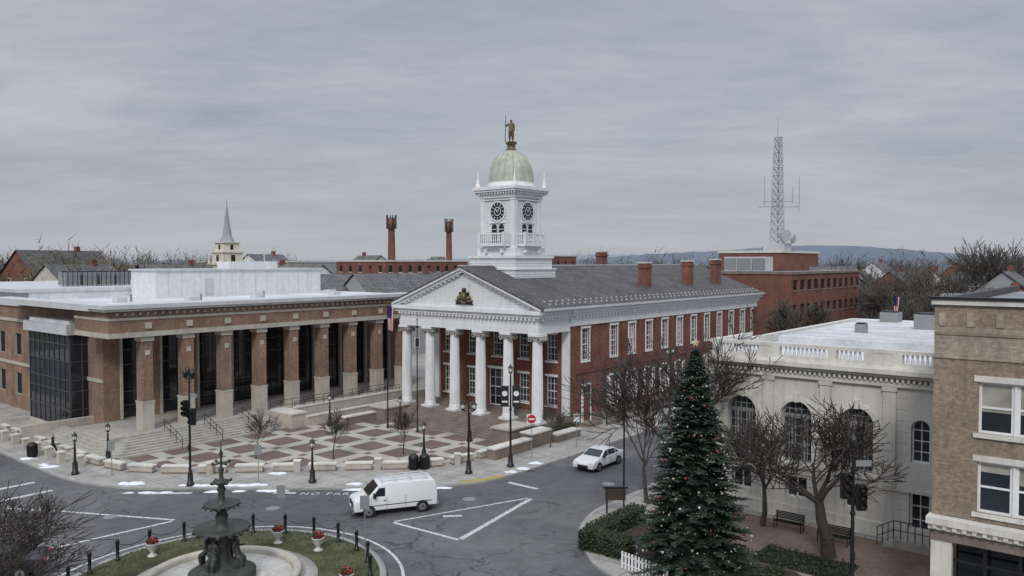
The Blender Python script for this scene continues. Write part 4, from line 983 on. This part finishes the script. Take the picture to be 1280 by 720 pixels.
fm=flagmat(); blu=M('flag_blue',(.02,.03,.12),.8,.1)
def flagpole(loc,H,rot,fl=True):
    m=MB(); m.lathe([(.12,0),(.1,.3),(.07,.4),(.035,H)],(0,0,0),dark if H>9 else galv,8); m.ball((0,0,H+.08),.09,goldb,8,5)
    f=MB(); n=8; W=.55; Z=2.1
    for i in range(n):
        for j in range(6):
            def P(i,j): x=.05+W*i/n*(1-.25*j/6); return (x,.09*math.sin(i*1.6+j*.3),H-.2-Z*j/6-.2*i/n)
            f.poly([P(i,j),P(i+1,j),P(i+1,j+1),P(i,j+1)],blu if j<3 and i<5 else fm,True)
    if not fl: f=MB()
    group('flagpole',loc,{'pole':m,'flag':f},rot)
flagpole((47.2,53.2,.13),11.2,FR); flagpole((47.8,50.0,.13),9.8,FR,False); flagpole((90,21.6,.1),11.6,FR)
def sign(name,loc,H,shape,rot,m1=signw):
    m=MB(); m.tube((0,0,0),(0,0,H),.03,.03,signg,6)
    if shape=='noentry':
        m.box(-.38,.38,-.05,-.04,H-.8,H-.04,signw); m.poly([(.33*math.cos(t*math.pi/12),-.055,H-.42+.33*math.sin(t*math.pi/12)) for t in range(24)],signr); m.box(-.22,.22,-.065,-.058,H-.48,H-.36,signw)
    elif shape=='rect': m.box(-.24,.24,-.05,-.035,H-.75,H-.05,m1)
    return m.build(name,None,loc,rot=rot)
sign('no_entry_sign',(46.9,36.6,.13),3.4,'noentry',FR); sign('traffic_sign',(25.6,30.6,.15),3.2,'rect',FR,signg); sign('traffic_sign',(24.8,36.6,.15),2.8,'rect',FR,signg)
sign('parking_sign',(30.0,46.9,.13),2.6,'rect',FR,signg); sign('parking_sign',(52,36,.13),2.8,'rect',FR,signw); sign('traffic_sign',(24.4,56.2,.13),2.5,'rect',FR,signg)
mb=MB(); mb.lathe([(.09,0),(.06,.4),(.05,7.8)],(0,0,0),dark,8); mb.box(-.1,.1,-.12,.12,6.6,7.3,dark); mb.build('utility_pole',None,(42.2,25.6,.13),rot=0)
mb=MB(); mb.tube((-.5,0,0),(-.5,0,1.6),.05,.05,dark,6); mb.tube((.5,0,0),(.5,0,1.6),.05,.05,dark,6); mb.box(-.6,.6,-.04,.04,.8,1.5,M('history_plaque',(.06,.05,.04),.5,.3)); mb.box(-.75,.75,-.05,.05,1.5,1.58,dark); mb.build('information_plaque',None,(39.6,24.6,.13),rot=FR)
def bin_(loc):
    m=MB(); m.lathe([(.3,0),(.33,.1),(.35,.8),(.38,.85),(.36,.95),(.2,1.1),(.12,1.12)],(0,0,0),dark,14)
    for i in range(14): t=i*2*math.pi/14; m.tube((.36*math.cos(t),.36*math.sin(t),.1),(.37*math.cos(t),.37*math.sin(t),.85),.015,.015,dark,4,False)
    m.build('litter_bin',None,loc,rot=0)
bin_((39.5,40.6,.13)); bin_((22.9,66.3,.13)); bin_((38.9,41.1,.13))
sb=MB()
sb.box(-.9,.9,-.22,.22,.1,.45,stone2); sb.prism([(-.95,-.26),(.95,-.26),(.95,.26),(-.95,.26)],0,.1,sandst); sb.prism([(-1,-.28),(1,-.28),(1,.28),(-1,.28)],.45,.56,stone)
path=smooth([(25.0,61),(25.4,57),(27,54),(30.7,49.9),(34.9,45.6),(40.2,40.2),(45.5,39.4),(49,39.4)],2)
L=0; nxt=.6; firsts=None
for a,b in zip(path,path[1:]):
    a=Vector(a);b=Vector(b);d=(b-a).length
    while nxt<L+d:
        p=a.lerp(b,(nxt-L)/d); ang=math.atan2(b.y-a.y,b.x-a.x)
        if firsts is None: firsts=sb.build('stone_bench',None,(0,0,0),rot=0); firsts.location=(p.x,p.y,.13); firsts.rotation_euler=(0,0,ang)
        else: inst(firsts,'stone_bench',(p.x,p.y,.13),ang)
        nxt+=2.55
    L+=d
for v in range(8): inst(firsts,'stone_bench',(25.2-.0,63.5+v*2.6,.13),math.pi/2,.8)
sbo=MB(); sbo.box(-.22,.22,-.22,.22,0,.75,stone2); sbo.box(-.26,.26,-.26,.26,.75,.85,stone); fb_=None
for v in range(9):
    if fb_ is None: fb_=sbo.build('stone_bollard',None,(0,0,0),rot=0); fb_.location=(24.0,60.5,.13)
    else: inst(fb_,'stone_bollard',(23.6,60.5+v*2.3,.13))
for u,v in ((29,51.3),(33.2,47),(37.2,43),(41.9,39.6),(45,38.9)): inst(fb_,'stone_bollard',(u,v,.13),rad(-45))
mb=MB()
for u0_,u1_,v0_,v1_,h in ((44.5,49,38.2,39.0,.9),(49.3,52,38.4,39.6,1.2),(52.2,55.5,38.0,38.8,.7),(45.5,49.6,57.0,57.6,.8)):
    mb.box(u0_,u1_,v0_,v1_,.1,h,sandst); mb.box(u0_-.06,u1_+.06,v0_-.06,v1_+.06,h,h+.12,stone)
mb.build('stone_planter_wall')
hedge('low_shrubs',50.5,57,39.1,40.2,.9,900,12)
fn_=MB()
k=60.6
while k<86: fn_.tube((k,38.6,.1),(k,38.6,1.25),.014,.014,dark,4,False); k+=.16
for z in (.3,1.1): fn_.tube((60.6,38.6,z),(86,38.6,z),.022,.022,dark,4)
for k in range(10): fn_.tube((60.6+k*2.8,38.6,.1),(60.6+k*2.8,38.6,1.4),.05,.05,dark,6)
fn_.build('iron_fence',None,(60.6,38.6,0))
def bench(loc,rot):
    m=MB()
    for x in (-.75,.75):
        m.tube((x,-.2,0),(x,-.2,.45),.03,.03,dark,5);m.tube((x,.22,0),(x,.3,.9),.03,.03,dark,5);m.tube((x,-.25,.65),(x,.25,.65),.025,.025,dark,5);m.tube((x,-.25,.45),(x,-.25,.65),.02,.02,dark,5)
    for i in range(5): m.box(-.8,.8,-.24+i*.1,-.17+i*.1,.44,.47,dark)
    for i in range(5): m.box(-.8,.8,.24,.27,.52+i*.085,.58+i*.085,dark)
    m.build('park_bench',None,loc,rot=rot)
bench((43.2,15.6,.14),-math.pi/2);bench((42.6,13.0,.14),-math.pi/2)
sn=MB(); r=random.Random(8)
def blob(u,v,R_,h,st=1.0,ang=0,zb=.125):
    n=14; vs=[(u,v,zb+h)]
    for ring_,hh in ((.5,.75),(1,0)):
        for i in range(n):
            t=2*math.pi*i/n; q=R_*ring_*r.uniform(.55,1.3); x=q*math.cos(t)*st;y=q*math.sin(t); vs.append((u+x*math.cos(ang)-y*math.sin(ang),v+x*math.sin(ang)+y*math.cos(ang),zb+h*hh*r.uniform(.7,1.2)))
    fs=[(0,1+i,1+(i+1)%n) for i in range(n)]+[(1+i,1+n+i,1+n+(i+1)%n,1+(i+1)%n) for i in range(n)]
    sn.faces(vs,fs,snow,True)
for i in range(9): blob(26.4+i*.42+r.uniform(-.1,.1),49.9-i*.5+r.uniform(-.1,.1),r.uniform(.15,.34),.09,2.0,rad(-50))
for i in range(14):
    t=r.random(); u=23.6+t*14; v=52.0-t*15.2; blob(u-.35,v-.35,r.uniform(.12,.3),.07,2.6,rad(-48),.0)
for p in ((36,39),(36.8,38.2),(42.8,35.2),(33.8,41.3),(44,35.1),(24,53.5),(33.6,19.5),(31.9,47.8),(32.2,47.5),(22.6,62),(22.5,63),(22.4,66),(24.5,52.9),(45.8,35.4),(34,21.5)): blob(*p,r.uniform(.2,.42),.13,1.8,rad(-50))
sn.build('snow_patches')
# ------------------------------------------------------------------ vehicles
def vehicle(name,loc,rot,W,prof,tz,tk,side_w,wheels,wr,paintm,front,rear,extra=None,scale=1):
    def half(z): return W/2-(max(0,z-tz))*tk-(max(0,.45-z))*.15
    b=MB(); n=len(prof)
    L=[(x,half(z),z) for x,z in prof]; Rr=[(x,-half(z),z) for x,z in prof]
    b.faces(L+Rr,[tuple(range(n))[::-1],tuple(range(n,2*n))]+[(i,(i+1)%n,n+(i+1)%n,n+i) for i in range(n)],paintm)
    e=bpy.data.objects.new(name,None); e.location=loc; e.rotation_euler=(0,0,rot); e.scale=(scale,)*3; scene.collection.objects.link(e)
    o=b.build('body',e,(0,0,0)); bv=o.modifiers.new('b','BEVEL'); bv.width=.06; bv.segments=3; bv.limit_method='ANGLE'; bv.angle_limit=rad(15)
    for p in o.data.polygons: p.use_smooth=True
    g_=MB()
    for poly in side_w:
        for s in (-1,1): g_.poly([(x,s*(half(z)+.008),z) for x,z in poly],gl2)
    for (x0,z0),(x1,z1),ins,m in front+rear:
        d=Vector((x1-x0,0,z1-z0)).normalized(); nr_=Vector((d.z,0,-d.x)); 
        if (x0+x1)/2*nr_.x<0: nr_=-nr_
        nr_*=.012
        y0,y1=half(z0)-ins,half(z1)-ins
        g_.poly([(x0+nr_.x,-y0,z0+nr_.z),(x0+nr_.x,y0,z0+nr_.z),(x1+nr_.x,y1,z1+nr_.z),(x1+nr_.x,-y1,z1+nr_.z)],m)
    g_.build('glass',e,(0,0,0))
    w=MB()
    for x in wheels:
        for s in (-1,1):
            y=s*(W/2-.11)
            w.tube((x,y-s*.1,wr),(x,y+s*.118,wr),wr+.05,wr+.05,rubber,20)
            w.tube((x,y+s*.1,wr),(x,y+s*.125,wr),wr*.98,wr*.95,rubber,20); w.tube((x,y+s*.124,wr),(x,y+s*.135,wr),wr*.62,wr*.5,chrome,16)
            w.tube((x,y+s*.134,wr),(x,y+s*.142,wr),wr*.2,wr*.2,dark,8)
    w.build('wheels',e,(0,0,0))
    if extra: extra(e,half)
    return e
def vanx(e,half):
    t=MB()
    t.box(2.66,2.72,-.55,.55,.62,.95,dkmul)
    for s in (-1,1):
        t.box(2.6,2.69,min(s*.62,s*.88),max(s*.62,s*.88),.68,.95,lampw); t.box(-2.73,-2.69,min(s*.8,s*.93),max(s*.8,s*.93),.85,1.25,redl)
        t.box(1.35,1.5,min(s*1.02,s*1.25),max(s*1.02,s*1.25),1.25,1.55,dark); t.box(1.38,1.46,min(s*.95,s*1.05),max(s*.95,s*1.05),1.3,1.36,dark)
        for x in (.62,-.6,1.62): t.box(x-.008,x+.008,min(s*1.0,s*1.012),max(s*1.0,s*1.012),.5,1.25,dkmul)
        t.box(-2.3,2.3,min(s*1.0,s*1.02),max(s*1.0,s*1.02),.72,.76,dkmul); t.box(.68,.82,min(s*1.0,s*1.03),max(s*1.0,s*1.03),1.02,1.06,dark)
        t.tube((-2.2,s*.75,2.2),(1.0,s*.75,2.2),.025,.025,metalw,6)
    t.box(2.6,2.78,-.95,.95,.38,.58,chrome); t.box(-2.82,-2.66,-.95,.95,.4,.58,chrome)
    for x in (-2,-1,0,.9): t.tube((x,-.78,2.2),(x,.78,2.2),.03,.03,metalw,6); t.tube((x,.78,2.0),(x,.78,2.2),.025,.025,metalw,6); t.tube((x,-.78,2.0),(x,-.78,2.2),.025,.025,metalw,6)
    t.tube((-2.2,.35,2.26),(.9,.35,2.26),.03,.03,metalw,6);t.tube((-2.2,-.05,2.26),(.9,-.05,2.26),.03,.03,metalw,6)
    t.box(2.735,2.79,-.2,.2,.62,.72,signw)
    t.build('trim',e,(0,0,0))
vanp=[(-2.68,.42),(-2.7,1.1),(-2.6,1.95),(-2.45,2.06),(.85,2.08),(1.1,2.0),(1.75,1.32),(2.55,1.1),(2.68,.95),(2.68,.42)]
vehicle('cargo_van',(31.9,35.5,.0),math.atan2(1.5,-2.6),2.0,vanp,1.1,.12,[[(1.52,1.3),(.72,1.3),(.72,1.82),(1.1,1.82)]],(1.75,-1.7),.37,vwhite,[((1.78,1.33),(1.14,1.96),.08,gl2)],[((-2.68,1.25),(-2.61,1.82),.25,gl2)],vanx,.93)
def carx(e,half):
    t=MB()
    for s in (-1,1):
        t.box(2.2,2.33,min(s*.5,s*.82),max(s*.5,s*.82),.62,.74,lampw); t.box(-2.42,-2.34,min(s*.5,s*.85),max(s*.5,s*.85),.75,.9,redl); t.box(.75,.9,min(s*.9,s*1.06),max(s*.9,s*1.06),.95,1.07,dark)
        for x in (.85,-.25,-1.1): t.box(x-.006,x+.006,min(s*.9,s*.922),max(s*.9,s*.922),.4,.9,dkmul)
        for x in (.05,-1.0): t.box(x-.1,x+.06,min(s*.92,s*.935),max(s*.92,s*.935),.8,.83,chrome)
    t.box(2.36,2.41,-.45,.45,.3,.55,dkmul); t.box(-2.44,-2.4,-.25,.25,.55,.68,signw); t.build('trim',e,(0,0,0))
carp=[(-2.38,.3),(-2.4,.85),(-2.25,.98),(-1.75,1.02),(-1.05,1.4),(-.2,1.46),(.35,1.42),(1.2,1.0),(2.1,.82),(2.36,.65),(2.38,.3)]
SW=[[(1.0,1.0),(.1,1.0),(.1,1.38),(.38,1.36)],[(.02,1.0),(-.95,1.0),(-1.0,1.3),(-.8,1.36),(.02,1.38)],[(-1.03,1.02),(-1.5,1.04),(-1.1,1.27)]]
vehicle('white_sedan',(48.6,31.6,0),math.pi+.03,1.84,carp,.85,.38,SW,(1.45,-1.4),.33,vwhite,[((1.16,1.02),(.42,1.39),.1,gl2)],[((-1.7,1.05),(-1.1,1.37),.1,gl2)],carx,.95)
vehicle('dark_sedan',(12.8,42.6,0),rad(150),1.84,carp,.85,.38,SW,(1.45,-1.4),.33,vdark,[((1.16,1.02),(.42,1.39),.1,gl2)],[((-1.7,1.05),(-1.1,1.37),.1,gl2)],carx)
def pedmat():
    m,nt,b=nodes('pedestrian_clothes'); s=N(nt,'ShaderNodeSeparateXYZ'); nt.links.new(pos(nt,obj=True),s.inputs[0])
    c=mixc(nt,mth(nt,'GREATER_THAN',s.outputs[2],.84),(.02,.025,.05),(.03,.03,.035)); c=mixc(nt,mth(nt,'GREATER_THAN',s.outputs[2],1.5),c,(.45,.27,.2)); c=mixc(nt,mth(nt,'GREATER_THAN',s.outputs[2],1.66),c,(.03,.02,.015))
    nt.links.new(c,b.inputs['Base Color']); b.inputs['Roughness'].default_value=.9; return m
figure('pedestrian',body(knL=(-.1,.2,.52,.075),anL=(-.1,.28,.12,.05),toL=(-.1,.44,.08,.04),anR=(.1,-.28,.14,.05),knR=(.1,-.04,.5,.075),toR=(.1,-.14,.05,.04),haL=(-.25,-.14,.9,.045),haR=(.25,.2,.93,.045)),BE,pedmat(),(24.1,65.6,.1),rad(-120),1.0)
# ------------------------------------------------------------------ sky, sun, camera
w=bpy.data.worlds.new('World'); scene.world=w; w.use_nodes=True; nt=w.node_tree; nt.nodes.clear()
out=N(nt,'ShaderNodeOutputWorld'); bg=N(nt,'ShaderNodeBackground'); nt.links.new(bg.outputs[0],out.inputs[0])
sky=N(nt,'ShaderNodeTexSky',sky_type='NISHITA'); sky.sun_disc=False
tc=N(nt,'ShaderNodeTexCoord'); rot=N(nt,'ShaderNodeMapping'); rot.inputs['Rotation'].default_value=(0,0,rad(50.6)); nt.links.new(tc.outputs['Generated'],rot.inputs['Vector'])
s=N(nt,'ShaderNodeSeparateXYZ'); nt.links.new(rot.outputs[0],s.inputs[0])
zc=mth(nt,'MAXIMUM',s.outputs[2],0.0); zz=mth(nt,'ADD',zc,.14)
cx=N(nt,'ShaderNodeCombineXYZ'); nt.links.new(mth(nt,'DIVIDE',s.outputs[0],zz),cx.inputs[0]); nt.links.new(mth(nt,'DIVIDE',s.outputs[1],zz),cx.inputs[1])
mp=N(nt,'ShaderNodeMapping'); mp.inputs['Rotation'].default_value=(0,0,rad(38)); mp.inputs['Scale'].default_value=(.6,1.2,1); nt.links.new(cx.outputs[0],mp.inputs['Vector'])
n1=noise(nt,mp.outputs[0],.8,7,.58,.6); n2=noise(nt,mp.outputs[0],4.5,5,.65,1.0); n3=noise(nt,cx.outputs[0],.45,3,.5,.2)
mix=mth(nt,'ADD',mth(nt,'MULTIPLY',n1,.62),mth(nt,'ADD',mth(nt,'MULTIPLY',n2,.2),mth(nt,'MULTIPLY',n3,.5)))
cl=mixc(nt,ramp(nt,mix,.50,.82),(.30,.345,.41),(.54,.555,.60))
hz=ramp(nt,zc,.0,.16)
cl=mixc(nt,hz,mixc(nt,.75,cl,(.455,.465,.50)),cl)
up=N(nt,'ShaderNodeMapRange'); nt.links.new(zc,up.inputs[0]); up.inputs[1].default_value=.36; up.inputs[2].default_value=1; up.inputs[3].default_value=1; up.inputs[4].default_value=3.0
vm=N(nt,'ShaderNodeVectorMath',operation='SCALE'); nt.links.new(cl,vm.inputs[0]); nt.links.new(up.outputs[0],vm.inputs['Scale'])
sk=N(nt,'ShaderNodeVectorMath',operation='SCALE'); nt.links.new(sky.outputs[0],sk.inputs[0]); sk.inputs['Scale'].default_value=.1
fin=mixc(nt,.95,sk.outputs[0],vm.outputs[0]); nt.links.new(fin,bg.inputs[0]); bg.inputs[1].default_value=1.0
sd=bpy.data.lights.new('sun','SUN'); sd.energy=1.5; sd.angle=rad(12); sd.color=(1,.97,.93); so=bpy.data.objects.new('sun',sd); scene.collection.objects.link(so)
dv=Vector((.75,.42,-.68)); so.rotation_euler=dv.to_track_quat('-Z','Y').to_euler()
sky.sun_rotation=math.atan2(-dv.x,-dv.y); sky.sun_elevation=math.asin(.68/dv.length)
cd=bpy.data.cameras.new('camera'); cd.sensor_width=36; cd.lens=36*984/1280; cd.clip_end=20000; cd.clip_start=.5
co=bpy.data.objects.new('camera',cd); scene.collection.objects.link(co); co.location=(0,0,15); co.rotation_euler=(rad(90-1.86),0,rad(-50.6)); scene.camera=co
scene.view_settings.view_transform='Standard'; scene.view_settings.look='None'; scene.view_settings.exposure=0
